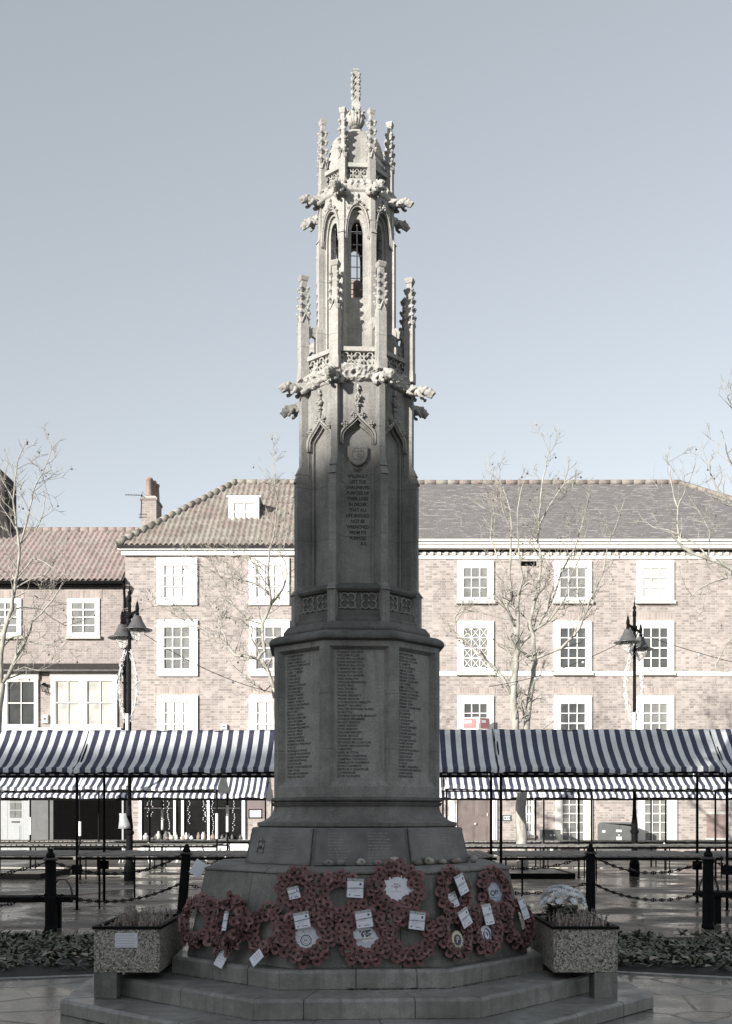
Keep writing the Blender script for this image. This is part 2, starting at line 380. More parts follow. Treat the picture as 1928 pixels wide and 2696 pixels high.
# --- steps
zC, zB, zA = .12, .27, .42
aC, aB, aA = A(1566), A(1264), A(977)
for a, z0, z1, ain, cuts in ((aC, 0, zC, aB-.1, [(-.45, .1), (-.2, .5), (.15,)]), (aB, zC, zB, aA-.1, [(-.56, .42), (.42,), (-.5, .1), (0,)]), (aA, zB, zA, 1.2, [(-.1, .62), (-.35, .3), (.05,), (-.2, .45)])):
    mb = MB(); blocks(mb, [(a, z0), (a, z1-.02), (a-.02, z1)], ain, cuts); part('step', mb, M['step'], mem, bevel=.006)
mb = MB(); mb.loft([octring(aC-.03, .0), octring(aC-.03, zC-.02)]); mb.loft([octring(aB-.03, zC-.02), octring(aB-.03, zB-.02)]); mb.loft([octring(aA-.03, zB-.02), octring(aA-.03, zA-.012)])
part('core', mb, M['stone_lo'], mem)
# --- battered plinth
P0a, P0z = A(899), zA; P1a, P1z = WZ(800, 2303)
mb = MB(); zm = (P0z+P1z)*.5; am = (P0a+P1a)*.5
blocks(mb, [(P0a, P0z), (am, zm-.002)], 1.0, [(-.15, .5), (-.35, .55), (.2,), (-.4, .3)])
blocks(mb, [(am, zm+.002), (P1a, P1z)], 1.0, [(-.5, .25), (-.1,), (-.45, .52), (.1,)])
Lz = WZ(755, 2284)[1]; La = A(755)
blocks(mb, [(P1a-.004, P1z+.001), (P1a+.012, P1z+.004), (P1a+.012, P1z+.022), (La, Lz)], .8, [(-.3, .45), (.28,), (-.6, .1), (.4,)])
part('plinth', mb, M['stone_lo'], mem, bevel=.005)
mb = MB(); mb.loft([octring(P0a-.05, P0z), octring(P1a-.05, P1z), octring(La-.05, Lz-.003)]); part('plinth_core', mb, M['stone_lo'], mem)
# --- sloped plaque course
Qa0, Qz0 = WZ(590, 2278); Qz0 = Lz-.004; Qa1, Qz1 = WZ(548, 2180)
mb = MB(); mb.loft([octring(Qa0-.012, Qz0-.01), octring(Qa1-.012, Qz1)])
La2, Lz2 = WZ(526, 2166)
mb.loft([octring(La2-.03, Qz1-.004), octring(La2, Qz1+.012), octring(La2, Lz2)])
prof = []
a0, z0 = La2-.012, Lz2; a1, z1 = A(436), Z(2122, A(436))
for i in range(9):
    t = i/8; prof.append((a0+(a1-a0)*math.sin(t*math.pi/2)**.8, z0+(z1-z0)*(1-math.cos(t*math.pi/2))*.5+(z1-z0)*t*.5))
mb.loft([octring(a, z) for a, z in prof])
part('base_moulding', mb, M['stone_lo'], mem, bevel=.004)
sl = math.atan2(Qa0-Qa1, Qz1-Qz0); hh = math.hypot(Qa0-Qa1, Qz1-Qz0)
rr = random.Random(8)
for k in (-2, -1, 0, 1, 2):
    base = face_M(k, Qa0-.006, Qz0+.008) @ Matrix.Rotation(-sl, 4, 'X')
    w0, w1 = (Qa0*T22-.022), (Qa1*T22-.018); h = hh-.012
    mb = MB(); mb.T = base
    mb.loft([[(-w0, 0, z), (w0, 0, z), (w1, h, z), (-w1, h, z)] for z in (-.012, .010)], True)
    mb.loft([[(-w0+.012, .012, z), (w0-.012, .012, z), (w1-.012, h-.012, z), (-w1+.012, h-.012, z)] for z in (.010, .0115)])
    pl = part('plaque', mb, M['lead'], mem, bevel=.002)
    mb = MB(); mb.T = base @ Matrix.Translation((0, 0, .0125))
    for sx in (-1, 1):
        for yy, ww in ((.022, w0-.022), (h-.022, w1-.02)): mb.ball((sx*ww, yy, .002), (.006, .006, .005), 6, 4)
    part('screw', mb, M['bronze_relief'], pl)
    mb = MB(); mb.T = base @ Matrix.Translation((0, 0, .0115))
    cols = [(-.12, .30)] if k == -1 else [(-.27, .17), (.06, .17)] if k == 0 else [(-.24, .15), (.05, .15)]
    rows = 7 if k == -1 else 9
    for cx, cw in cols:
        for r in range(rows):
            y = h-.05-r*(h-.08)/rows; x = cx; end = cx+cw*rr.uniform(.7, 1)
            if k == -1: end = cx+cw*(.95 if r != 6 else .4); x = cx+(0 if r != 6 else cw*.25)
            while x < end:
                L = rr.uniform(.018, .05)
                xx = x
                while xx < x+L:
                    mb.box(xx, xx+.0042, y, y+.0115, 0, .0022)
                    if rr.random() < .6: mb.box(xx+.004, xx+.0075, y+rr.choice((0, .005, .009)), y+rr.choice((.003, .008, .0115)), 0, .002)
                    xx += .0095
                x = xx+.008
    part('raised_lettering', mb, M['bronze_relief'], pl)
    if k == -1:                                       # town crest: shield between two supporters
        mb = MB(); mb.T = base @ Matrix.Translation((-.235, h*.5, .012))
        mb.loft([[(-.022, .03, z), (.022, .03, z), (.022, -.01, z), (0, -.035, z), (-.022, -.01, z)] for z in (0, .006)])
        for s_ in (-1, 1):
            mb.ball((s_*.035, -.005, .002), (.011, .034, .006), 7, 5); mb.ball((s_*.03, .036, .003), (.010, .012, .006), 6, 4); mb.tube([(s_*.03, -.035, .002), (s_*.045, -.06, .002)], .005, 5)
        mb.ball((0, .05, .003), (.014, .016, .006), 7, 5); mb.box(-.045, .045, -.07, -.06, 0, .004)
        part('crest', mb, M['bronze_relief'], pl, True)
# --- drum with the names
Da = A(436); Dz0 = Z(2122, Da); Dz1 = Z(1683, Da)
mb = MB()
tz0, tz1 = Dz0, Z(2098, Da)
def torus_prof(a, z0, z1, out, n=5): return [(a+out*math.sin(math.pi*i/n)**.7, z0+(z1-z0)*i/n) for i in range(n+1)]
zmid = tz0+(tz1-tz0)*.42
mb.loft([octring(a, z) for a, z in [(Da-.02, tz0-.002), (Da+.012, tz0), (Da+.018, zmid-.012), (Da+.026, zmid-.01), (Da+.026, zmid)]+torus_prof(Da, zmid+.001, tz1, .028)])
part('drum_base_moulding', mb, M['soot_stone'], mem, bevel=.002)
mb = MB(); iz0, iz1 = Z(2053, Da), Z(1708, Da); oz0, oz1 = Z(2070, Da), Z(1700, Da)
kx = (DC-Da)/F; oh = 79*kx; ih = 67*kx; dep = .05
for k in range(8):
    mb.T = face_M(k, Da); W = Da*T22
    o4 = [(-oh, oz0), (oh, oz0), (oh, oz1), (-oh, oz1)]; i4 = [(-ih, iz0), (ih, iz0), (ih, iz1), (-ih, iz1)]
    f4 = [(-W, tz1), (W, tz1), (W, Dz1), (-W, Dz1)]
    for i in range(4):
        j = (i+1) % 4
        mb.poly([(*f4[i], 0), (*f4[j], 0), (*o4[j], 0), (*o4[i], 0)]); mb.poly([(*o4[i], 0), (*o4[j], 0), (*i4[j], -dep), (*i4[i], -dep)])
    mb.mi = 1; mb.poly([(*p, -dep) for p in i4]); mb.mi = 0
mb.T = I4
drum = part('name_drum', mb, [M['stone'], M['stone_panel']], mem, bevel=.003)
names_c = "STANLEY ADWICK|WILLIAM ALLEN|JOHN Wm ALLISON|JOHN ANDERSON|GEORGE BALDOCK|F. BANNISTER SEN|F. BANNISTER JUN|FREDk Wm BARBER|FRED BARLOW|WILLIAM BEARDSALL|DAVID BELL|WALTER BELL|WILLIE BELL|FRANK BENNETT|FRANK BETSON|H TOMLINSON BIRKETT|ERNEST Wm BIRD|WALTER EDWARD BLAKE|W BOOTH|THOMAS ARTHUR BRADLEY|CHARLES BRAMMER|ERNEST BREDDY|JAMES BREDDY|JOHN BREDDY|WILLIAM BREDDY|FRANK BRIGGS|LEONARD BRIGGS|EDWARD BROUGHTON|SYDNEY BROUGHTON|A BROWN|NOEL BUTTON|EDWARD CASBURNE|CAMPBELL CAWOOD|CHARLES M CHAPMAN|JOHN CHAPMAN|ARTHUR E CHANDLER|L.CHANDLER|JOHN CODLING".split('|')
names_l = "THOMAS TINKER|G TOMLINSON|JAMES TOMLINSON|LEONARD TOMLINSON|H A TUNNICLIFF|HARRY TURNER|J TURNER|H VALLANCE|T VALLANCE|HAROLD W VEASEY|WILLIAM WADE|W H WALKER|ERNEST WALKER|ANDREW WARD|SAMUEL WARDLE|HAROLD WATERFIELD|ALFRED WELTON|JACK WEST|EDGAR C WHITE|GEORGE WHITLAM|JOHN WILLIAMS|GEORGE WILLIAMS|WILLIAM WILLIAMSON|HAROLD WILLIS|WALTER WILLIS|TOM WILKINSON|HERBERT WINTER|REGINALD F WINTHROP|J WOOD|REGINALD H WOOD|CHARLES WOODWARD|DANIEL WOODWARD|JOHN WOODWARD|A E WOOLNER|ERNEST WORTHINGTON|TOM YOUELL|WILLIAM WILKINSON|HAROLD WILSON".split('|')
names_r = "ARTHUR CLARK|FREDk Wm CLARKE|REGINALD W CLARK|F CLEMENTS|W H COULDBECK|SAMUEL COOK|WILFRED COOKE|GEORGE COOPER|HERBERT COUPLAND|G.W COPPER|JAMES COTTRELL|BERNARD A COTTAM|THOMAS H COWLING|CHARLES COWLING|GEORGE COX|HERBERT CRISP|HERBERT CUNNINGHAM|J.C CUTLER|J.W DARWIN|F.W DAWES|F.E.W DAWSON|C DAWSON|HORACE DAWSON|T.E DAWSON|WALTER DAWSON|F.E DAWSON|WILLIAM DAWSON|HARRY DEXTER|HARRY DIXON|JOHN ARTHUR DIXON|JOHN P DIXON|LESLIE DIXON|JOHN DODSON|P.W.DOE|ROBERT J DRAKEFIELD|GEORGE H DRUMBRIDGE|JOSEPH DIXON|RICHARD FORD".split('|')
for k, nm, x0 in ((0, names_c, -ih+.030), (-1, names_l, -ih+.028), (1, names_r, -ih+.022)):
    mb = MB(); pitch = (iz1-iz0-.026)/len(nm)
    for i, line in enumerate(nm):
        tm = text_mb(line, .0262, 'LEFT', .0007, 1.0)
        wmax = max((v[0] for v in tm.v), default=.1); sc = min(1.0, (2*ih-.055)/wmax)
        mb.add(tm, face_M(k, Da-dep+.0012) @ Matrix.Translation((x0, iz1-.030-i*pitch, 0)) @ Matrix.Scale(sc, 4, (1, 0, 0)))
    part('carved_names', mb, M['letter'], drum)
# --- cornice above the names
Ca = A(455); mb = MB()
pr = [(Da-.01, Dz1-.012), (Da+.01, Dz1-.004), (Ca+.006, Dz1+.002)]+[(Ca+.012-.0*i, Dz1+.012+.008*i) for i in range(3)]
zt = Z(1654, A(440)); pr += [(Ca+.002, zt-.045), (Ca-.02, zt-.025), (Ca-.055, zt-.008), (A(400), zt)]
mb.loft([octring(a, z) for a, z in pr])
za = zt+.001; ub = A(382); zu = Z(1631, ub)
pr2 = [(ub-.02, za-.004), (ub+.006, za+.004), (ub+.010, za+.022), (ub, za+.04), (ub-.03, zu-.012), (A(345), zu)]
mb.loft([octring(a, z) for a, z in pr2])
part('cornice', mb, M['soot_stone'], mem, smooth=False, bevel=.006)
# --- shaft core with corner buttresses
Ss, St = A(322), A(297)                                 # lower / upper silhouettes
core = St-.050
zS0 = zu-.01; zQ1 = Z(1538, A(337)); zW0 = Z(1246, Ss); zW1 = Z(1204, St); zS1 = Z(998, St)
HWD = .034                                              # half width of a buttress
def arch_pts(hw, zs, za, ogee=0, n=9):
    """left half of a pointed (or ogee) arch from the springing (-hw, zs) to the apex (0, za)"""
    P = []
    for i in range(n+1):
        t = i/n
        if ogee == 1:
            tb = [(0, 1), (.12, .98), (.31, .83), (.44, .66), (.56, .5), (.70, .32), (.83, .17), (.92, .07), (1, 0)]; j = next(q for q in range(8) if t <= tb[q+1][0]+1e-9); u_ = (t-tb[j][0])/(tb[j+1][0]-tb[j][0]); x = -hw*(tb[j][1]+(tb[j+1][1]-tb[j][1])*u_); z = zs+(za-zs)*t
        elif ogee: # convex to 0.6, then concave
            x = -hw*(1-t)**(1.0 if t > .55 else 1); x = -hw*math.cos(t*math.pi/2)**(.9+.9*t); z = zs+(za-zs)*(math.sin(t*math.pi/2)*.72+.28*t**3)
        else: x = -hw*(1-t**1.9); z = zs+(za-zs)*math.sin(t*math.pi/2)**.92
        P.append((x, z))
    P[-1] = (0, za); return P
def arch_wall(mb, W, z0, z1, hw, zo, pts, d0, d1, back=None):
    """wall panel half width W from z0 to z1 with an arched hole from zo up; front at d0, reveal back to d1"""
    L = [(-hw, zo)]+pts; 
    for s_ in (-1, 1):
        q = [(s_*-x*-1 if s_ == 1 else x, z) for x, z in L]
        q = [(x if s_ == -1 else -x, z) for x, z in L]
        for (x0, y0), (x1, y1) in zip(q, q[1:]):
            f = [(s_*W, y0, d0), (x0, y0, d0), (x1, y1, d0), (s_*W, y1, d0)]
            if s_ == 1: f.reverse()
            mb.poly(f); g = [(x0, y0, d0), (x0, y0, d1), (x1, y1, d1), (x1, y1, d0)]
            if s_ == 1: g.reverse()
            mb.poly(g)
    zt_ = L[-1][1]
    mb.poly([(-W, zt_, d0), (W, zt_, d0), (W, z1, d0), (-W, z1, d0)])
    if zo > z0+1e-6:
        mb.poly([(-W, z0, d0), (W, z0, d0), (W, zo, d0), (-W, zo, d0)]); mb.poly([(-hw, zo, d0), (hw, zo, d0), (hw, zo, d1), (-hw, zo, d1)])
    if back is not None:
        full = L+[(-x, z) for x, z in reversed(L[:-1])]
        for (x0, y0), (x1, y1) in zip(L, L[1:]): mb.poly([(x0, y0, d1), (-x0, y0, d1), (-x1, y1, d1), (x1, y1, d1)])
def strip(mb, pts, w, d, z0=0):
    """raised moulding following pts in the face plane"""
    rings = []
    for i, (x, y) in enumerate(pts):
        a = Vector(pts[max(i-1, 0)]); b = Vector(pts[min(i+1, len(pts)-1)]); t = (b-a)
        if t.length < 1e-9: t = Vector((0, 1))
        t.normalize(); n = Vector((-t.y, t.x))*w/2
        rings.append([(x-n.x, y-n.y, z0), (x-n.x*.55, y-n.y*.55, z0+d), (x+n.x*.55, y+n.y*.55, z0+d), (x+n.x, y+n.y, z0)])
    mb.loft(rings)
def mirror(pts): return pts+[(-x, z) for x, z in reversed(pts[:-1])]
def leafblob(mb, c, r, rng, n=5):
    for i in range(n):
        a = 2*math.pi*i/n+rng.uniform(-.3, .3); mb.ball((c[0]+r*.62*math.cos(a), c[1]+r*.62*math.sin(a), c[2]+rng.uniform(0, .3)*r), (r*.42, r*.42, r*.55), 6, 4)
    mb.ball((c[0], c[1], c[2]+r*.2), (r*.4, r*.4, r*.6), 6, 4)
fz = lambda y, a=core: Z(y, a)
ks = (DC-core)/F
ap_o, sp_o = fz(1092), fz(1148)
mb = MB(); sh = MB(); hood = MB(); rng = random.Random(5)
mb.loft([octring(core-.13, zS0), octring(core-.13, zS1+.12)])
for k in range(8):
    mb.T = face_M(k, core); W = core*T22
    hwo = 45*ks; pts = arch_pts(hwo, sp_o, ap_o-.01, 1)
    arch_wall(mb, W, zQ1, zS1, hwo, zQ1+.03, pts, 0, -.03)
    hwi = 36*ks; pts2 = arch_pts(hwi, sp_o-.01, ap_o-.065, 1)
    arch_wall(mb, hwo, zQ1+.03, zS1, hwi, zQ1+.05, pts2, -.030, -.055, True)
    if k in (-2+8, 7, 0, 1, 2):
        hood.T = face_M(k, core)
        hp = mirror([(-hwo-.004, sp_o-.07)]+arch_pts(hwo+.004, sp_o, ap_o, 1, 12)); strip(hood, hp, .026, .024); strip(hood, mirror([(-hwo+.018, sp_o-.07)]+arch_pts(hwo-.018, sp_o, ap_o-.032, 1, 12)), .012, .012)
        strip(hood, [(0, ap_o-.01), (0, fz(1030))], .022, .022)
        for yy, rr_ in ((1066, .026), (1048, .036), (1026, .022)): leafblob(hood, (0, fz(yy), .018), rr_, rng, 6 if rr_ > .03 else 4)
        hood.ball((0, fz(1020), .02), (.013, .03, .015), 6, 5)
        for s_ in (-1, 1):
            for t, rr_ in ((.86, .030), (.46, .032)):
                i = min(int(t*12), 12); x, z = arch_pts(hwo, sp_o, ap_o, 1, 12)[i]
                leafblob(hood, (s_*abs(x)+s_*.014, z+.024, .012), rr_, rng, 4)
mb.T = I4
part('shaft', mb, M['stone'], mem, bevel=.002)
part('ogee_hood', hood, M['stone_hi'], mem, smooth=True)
# buttresses of the shaft, one per corner, stepped back at the weathering
rlo = Ss/.924; rhi = St/.924; rq = A(337)/.924; rin = core/C22-.04
for k in range(8):
    mb = MB(); mb.T = vert_M(k)
    pr = [(rq, zS0, .036), (rq, zQ1-.045, .036), (rq+.014, zQ1-.04, .04), (rlo, zQ1+.02, .033), (rlo, zW0, .033), (rlo+.014, zW0+.002, .035), ((rlo+rhi)/2+.008, zW0+.075, .031), ((rlo+rhi)/2+.018, zW0+.078, .034), (rhi, zW1+.01, .030), (rhi, zS1, .029)]
    mb.loft([[(r, -h, z), (r, h, z), (rin, h, z), (rin, -h, z)] for r, z, h in pr])
    part('buttress', mb, M['stone'], mem, bevel=.003)
# quatrefoil band
def quatre(mb, x, y, r, w=.008, lobes=4, rot=45):
    for i in range(lobes):
        a = R(rot+360/lobes*i); cx, cy = x+r*.5*math.cos(a), y+r*.5*math.sin(a)
        arc = [(cx+r*.42*math.cos(a+R(t)), cy+r*.42*math.sin(a+R(t)), .004) for t in range(-125, 126, 25)]
        mb.tube(arc, w, 5)
mb = MB(); rec = MB(); qa = A(337)-.035; q0, q1 = Z(1606, qa), Z(1556, qa)
zb0 = zu-.004
for k in range(8):
    mb.T = face_M(k, qa); W = qa*T22+.005
    mb.loft([[(-W, z, d), (W, z, d), (W, z, -.12), (-W, z, -.12)] for z, d in ((zb0, .03), (zb0+.03, .03), (zb0+.05, .006), (q0, .006), (q0, -.022), (q1, -.022), (q1, .01), (q1+.02, .026), (q1+.035, .026), (zQ1+.012, -.02), (zQ1+.03, -.05))])
    if k in (6, 7, 0, 1, 2):
        for x in (-.092, .092):
            rec.T = face_M(k, qa-.021); quatre(rec, x, (q0+q1)/2, .085, .009)
            rec.ball((x, (q0+q1)/2, .0), (.014, .014, .014), 6, 4)
            for sx in (-1, 1):
                for sy in (-1, 1): rec.ball((x+sx*.07, (q0+q1)/2+sy*.062, 0), (.014, .012, .01), 5, 4)
        rec.T = I4; part('quatrefoil_tracery', rec, M['stone'], mem, True); rec = MB()
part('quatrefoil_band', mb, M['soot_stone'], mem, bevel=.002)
# inscription and shield on the front face
mb = MB(); lines = "THEY|WILLINGLY|LEFT THE|UNACHIEVED|PURPOSE OF|THEIR LIVES|IN ORDER|THAT ALL|LIFE SHOULD|NOT BE|WRENCHED|FROM ITS|PURPOSE|R.K.".split('|')
zt0 = Z(1243, core-.055); pit = 14.85*(DC-core+.055)/F
for i, l in enumerate(lines):
    al = 'RIGHT' if l == 'R.K.' else 'CENTER'
    tm = text_mb(l, .041, al, .0012, .84); mb.add(tm, face_M(0, core-.0535) @ Matrix.Translation((.085 if al == 'RIGHT' else 0, zt0-i*pit, 0)))
part('inscription', mb, M['letter'], mem)
mb = MB(); mb.T = face_M(0, core-.055) @ Matrix.Translation((0, Z(1197, core), 0))
sp = [(-.09, .082), (.09, .082), (.09, 0), (.07, -.05), (.035, -.078), (0, -.09), (-.035, -.078), (-.07, -.05), (-.09, 0)]
mb.loft([[(x*s_, y*s_, z) for x, y in sp] for s_, z in ((1, -.002), (1, .03), (.93, .036))])
shd = part('shield', mb, M['stone'], mem, bevel=.003)
mb = MB(); mb.T = face_M(0, core-.055) @ Matrix.Translation((0, Z(1197, core), .036))
ringp = [(.052*math.cos(R(a)), .052*math.sin(R(a))+.012, 0) for a in range(0, 361, 20)]; mb.tube(ringp, .003, 5)
mb.tube([(-.035, .036, 0), (.035, .036, 0)], .003, 5); mb.tube([(0, .036, 0), (0, -.03, 0)], .003, 5)
mb.tube([(.006, .01, 0), (.03, .008, 0), (.032, -.01, 0), (.008, -.014, 0), (.034, -.018, 0), (.03, -.034, 0), (0, -.036, 0)], .003, 5)
part('monogram', mb, M['stone_lo'], shd)
# --- carved gargoyle belt + parapet + pinnacles
def gargoyle_mb(seed, voxel=.0065):
    r = random.Random(seed); g = MB()
    g.ball((.03, 0, -.01), (.085, .062, .066), 10, 7); g.ball((.11, 0, -.005), (.08, .048, .046), 10, 7); g.ball((.17, 0, .0), (.055, .054, .054), 10, 7)
    g.tube([(.16, 0, .005), (.21, 0, .008), (.24, 0, .002)], [.046, .044, .042], 8)
    g.ball((.25, 0, .006), (.052, .047, .046), 10, 7)
    g.tube([(.26, 0, .012), (.315, 0, -.006)], [.036, .026], 7); g.tube([(.255, 0, -.022), (.300, 0, -.040)], [.026, .018], 6)
    for s in (-1, 1):
        g.ball((.225, s*.046, .034), (.022, .016, .022), 6, 5); g.ball((.272, s*.028, .030), (.014, .013, .012), 6, 4); g.ball((.316, s*.014, .006), (.012, .011, .011), 5, 4)
        g.tube([(.15, s*.044, -.01), (.175, s*.060, -.045), (.205, s*.052, -.066), (.222, s*.040, -.062)], [.026, .021, .018, .019], 6)
        g.tube([(.02, s*.055, -.015), (.07, s*.074, -.055), (.11, s*.060, -.070)], [.038, .028, .022], 6)
        for i in range(4):
            g.tube([(.05+.024*i, s*.044, .030), (.0+.024*i, s*(.064+.004*i), .012-.014*i), (-.035+.02*i, s*.062, -.015-.014*i)], [.013, .014, .008], 5)
        for i in range(3): g.tube([(.235-.016*i, s*.024, .044), (.205-.014*i, s*.046, .012), (.20-.014*i, s*.046, -.026)], [.012, .012, .007], 5)
    for i in range(14): g.ball((r.uniform(0, .25), r.uniform(-.045, .045), r.uniform(.015, .045)), r.uniform(.010, .018), 6, 4)
    g.v = [(x+.004*noise.noise(Vector((x*40+seed, y*40, z*40))), y+.004*noise.noise(Vector((x*40, y*40+seed, z*40+9))), z+.005*noise.noise(Vector((x*38, y*38, z*38+seed)))) for x, y, z in g.v]
    return remesh(g, voxel, 1)
GARG = [gargoyle_mb(s) for s in (1, 2, 3)]
gmesh = [g.mesh('gargoyle', M['stone_hi'], True) for g in GARG]
def gargoyles(rbase, z, scale, order):
    for k in range(8):
        rr_ = random.Random(k*7+int(z*10)); o = part('gargoyle', gmesh[order[k] % 3], None, mem)
        o.matrix_local = vert_M(k, rbase, z) @ Matrix.Rotation(rr_.uniform(-.06, .06), 4, 'Z') @ Matrix.Rotation(rr_.uniform(.12, .24), 4, 'Y') @ Matrix.Scale(scale, 4)
def rough(mb, vox, amp):
    m = remesh(mb, vox, 0); o = []
    for x, y, z in m.v:
        f = 1+amp/max(.1, math.hypot(x, y))*(noise.noise(Vector((x*28, y*28, z*28)))+.8*noise.noise(Vector((x*60, y*60, z*60)))-.3); o.append((x*f, y*f, z+amp*.6*noise.noise(Vector((x*30+9, y*30, z*30)))))
    m.v = o; return m
def frieze(mb, a, z, h, n, rng):
    for k in range(8):
        mb.T = face_M(k, a); W = a*T22
        for i in range(n):
            for j in range(2):
                x = -W+2*W*(i+.5)/n+rng.uniform(-.01, .01); r = h*rng.uniform(.26, .42)
                mb.ball((x, z+(j-.5)*h*.45+rng.uniform(-.01, .01), .0), (r*1.1, r*.8, r*.8), 7, 5)
                if rng.random() < .5: mb.tube([(x-r, z-h*.3, .0), (x, z+rng.uniform(-.2, .2)*h, r*.9), (x+r, z+h*.3, .0)], [.006, .012, .006], 5)
    mb.T = I4
gz = Z(1006, St)+.02
gargoyles(St/.924-.065, Z(1000, St)+.045, .86, [0, 1, 2, 0, 1, 2, 0, 1])
mb = MB(); frieze(mb, core+.012, Z(982, core), .15, 7, random.Random(4))
mb = rough(mb, .008, .016)
part('carved_frieze', mb, M['stone_hi'], mem, True)
mb = MB(); zc0, zc1 = Z(1002, core), Z(962, core)
mb.loft([octring(a, z) for a, z in ((core-.02, zc0-.02), (core+.012, zc0), (core+.03, (zc0+zc1)/2), (core+.012, zc1), (core-.02, zc1+.01))]); part('string_course', mb, M['stone_hi'], mem, bevel=.003)
def parapet(a, zlo, zhi, ntre, kk):
    mb = MB(); tr = MB(); pz0 = zlo
    for k in range(8):
        mb.T = face_M(k, a); W = a*T22
        for z0_, z1_, d in ((pz0, pz0+.025, .006), (zhi-.038, zhi, .016)):
            mb.box(-W, W, z0_, z1_, -.055, d)
            if d > .01: mb.loft([[(-W, z, d_), (W, z, d_), (W, z, -.055), (-W, z, -.055)] for z, d_ in ((zhi, .016), (zhi+.008, .0))])
        mb.box(-W, W, pz0+.02, zhi-.03, -.060, -.030)
        tr.T = face_M(k, a-.012)
        n = ntre; hgt = zhi-.038-pz0-.025; r = min(hgt*.5, W/n*.98)
        for i in range(n):
            x = -W*.86+2*W*.86*(i+.5)/n; quatre(tr, x, pz0+.025+hgt/2, r, r*.13, 4, 0)
            tr.tube([(x+W*.86/n, pz0+.02, 0), (x+W*.86/n, zhi-.03, 0)], .006, 5)
    part('parapet', mb, M['stone_hi'], mem, bevel=.002); part('parapet_tracery', tr, M['stone_hi'], mem, True)
pa = A(300)-.055
parapet(pa, Z(968, pa), Z(914, pa), 3, 0)
mb = MB(); mb.loft([octring(core-.06, zS1), octring(core-.06, Z(948, core))]); part('terrace', mb, M['stone_hi'], mem)
def pinnacle_mb(hs, hc, w, rng):
    m = MB(); m.loft([[(sx*w*q, sy*w*q, z) for sx, sy in ((-1, -1), (1, -1), (1, 1), (-1, 1))] for z, q in ((0, 1.12), (hs*.18, 1.12), (hs*.19, 1.0), (hs, 1.0))])
    top = hs+hc
    m.loft([[(sx*w*q, sy*w*q, z) for sx, sy in ((-1, -1), (1, -1), (1, 1), (-1, 1))] for z, q in ((hs, 1.0), (hs+.02, .78), (top-.07, .62), (top-.05, .62), (top-.045, .8), (top-.012, 1.0), (top, .9))])
    for s in range(4):                                   # gablets at the foot of the crockets
        m.T = Matrix.Rotation(R(90*s), 4, 'Z') @ Matrix.Translation((0, -w*.95, hs))
        m.loft([[(-w*1.1, -.004, -.03), (-w*.7, -.012, -.03), (0, -.012, .045), (0, -.002, .06)], [(-w*1.1, .01, -.03), (-w*.7, .01, -.03), (0, .01, .045), (0, .01, .06)]])
        m.loft([[(w*1.1, -.004, -.03), (w*.7, -.012, -.03), (0, -.012, .045), (0, -.002, .06)], [(w*1.1, .01, -.03), (w*.7, .01, -.03), (0, .01, .045), (0, .01, .06)]])
    m.T = I4; lv = 4
    for i in range(lv):
        z = hs+.035+(hc-.10)*(i+.35)/lv; q = w*(.95-.22*i/lv)
        for s in range(4):
            a = R(45+90*s); c, d = math.cos(a), math.sin(a); rr_ = q*1.35
            m.tube([(c*rr_*.8, d*rr_*.8, z-.035), (c*rr_*1.05, d*rr_*1.05, z-.015)], [.009, .014], 5)
            m.ball((c*rr_*1.12, d*rr_*1.12, z), (.0165, .0165, .0150), 7, 5)
    return m
z1b = Z(970, St); Hs1 = 5.98-z1b+.02; 
pm1 = pinnacle_mb(Z(815, A(260))-z1b, .40, .040, rng).mesh('pinnacle', M['stone_hi'])
for k in range(8):
    o = part('pinnacle', pm1, None, mem, bevel=.002); o.matrix_local = vert_M(k, St/.924-.030, z1b)
# --- lantern
La_ = A(204); lcore = La_-.022; l0 = Z(962, core); l1 = Z(505, lcore); kl = (DC-lcore)/F
wz0, wz1 = Z(776, lcore), Z(568, lcore); whw = 15.5*kl
mb = MB(); hood = MB(); sp_l = Z(620, lcore); apl = Z(537, lcore)
for k in range(8):
    mb.T = face_M(k, lcore); W = lcore*T22; ho = 31*kl
    arch_wall(mb, W, l0, l1, ho, l0+.02, arch_pts(ho, sp_l-.02, apl-.02, 0), 0, -.030)
    arch_wall(mb, ho, l0+.02, apl, 23*kl, l0+.03, arch_pts(23*kl, sp_l-.02, apl-.05, 0), -.030, -.052)
    arch_wall(mb, 23*kl, l0+.03, apl-.02, whw, wz0, arch_pts(whw, wz1-.12, wz1, 0), -.052, -.105)
    if k in (6, 7, 0, 1, 2):
        hood.T = face_M(k, lcore)
        strip(hood, mirror(arch_pts(ho+.003, sp_l-.03, apl, 0, 10)), .018, .018); strip(hood, mirror(arch_pts(ho-.012, sp_l-.03, apl-.022, 0, 10)), .008, .01)
        zf = Z(518, lcore); strip(hood, [(0, apl-.01), (0, zf)], .018, .016)
        leafblob(hood, (0, Z(532, lcore), .014), .026, rng, 5); hood.ball((0, Z(514, lcore), .014), (.011, .022, .012), 6, 5)
        for s_ in (-1, 1):
            for t in (.86, .6, .35):
                x, z = arch_pts(ho, sp_l-.03, apl, 0, 10)[int(t*10)]; leafblob(hood, (s_*(abs(x)+.012), z+.014, .008), .016, rng, 4)
mb.T = I4
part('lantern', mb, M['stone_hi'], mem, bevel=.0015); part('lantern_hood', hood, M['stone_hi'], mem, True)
mb = MB(); mb.loft([octring(lcore-.10, l1-.02), octring(lcore-.02, l1+.0), octring(lcore+.0, l1+.03)]); mb.loft([octring(lcore-.06, l0), octring(lcore-.06, wz0-.03)]); part('lantern_floor', mb, M['stone'], mem)
mb = MB(); mb.lathe([(.075, wz0-.03), (.085, wz0+.02), (.085, wz0+.23), (.05, wz0+.27)], 10); part('lantern_core', mb, M['board'], mem, True)
rl = La_/.924; rlu = A(198)/.924
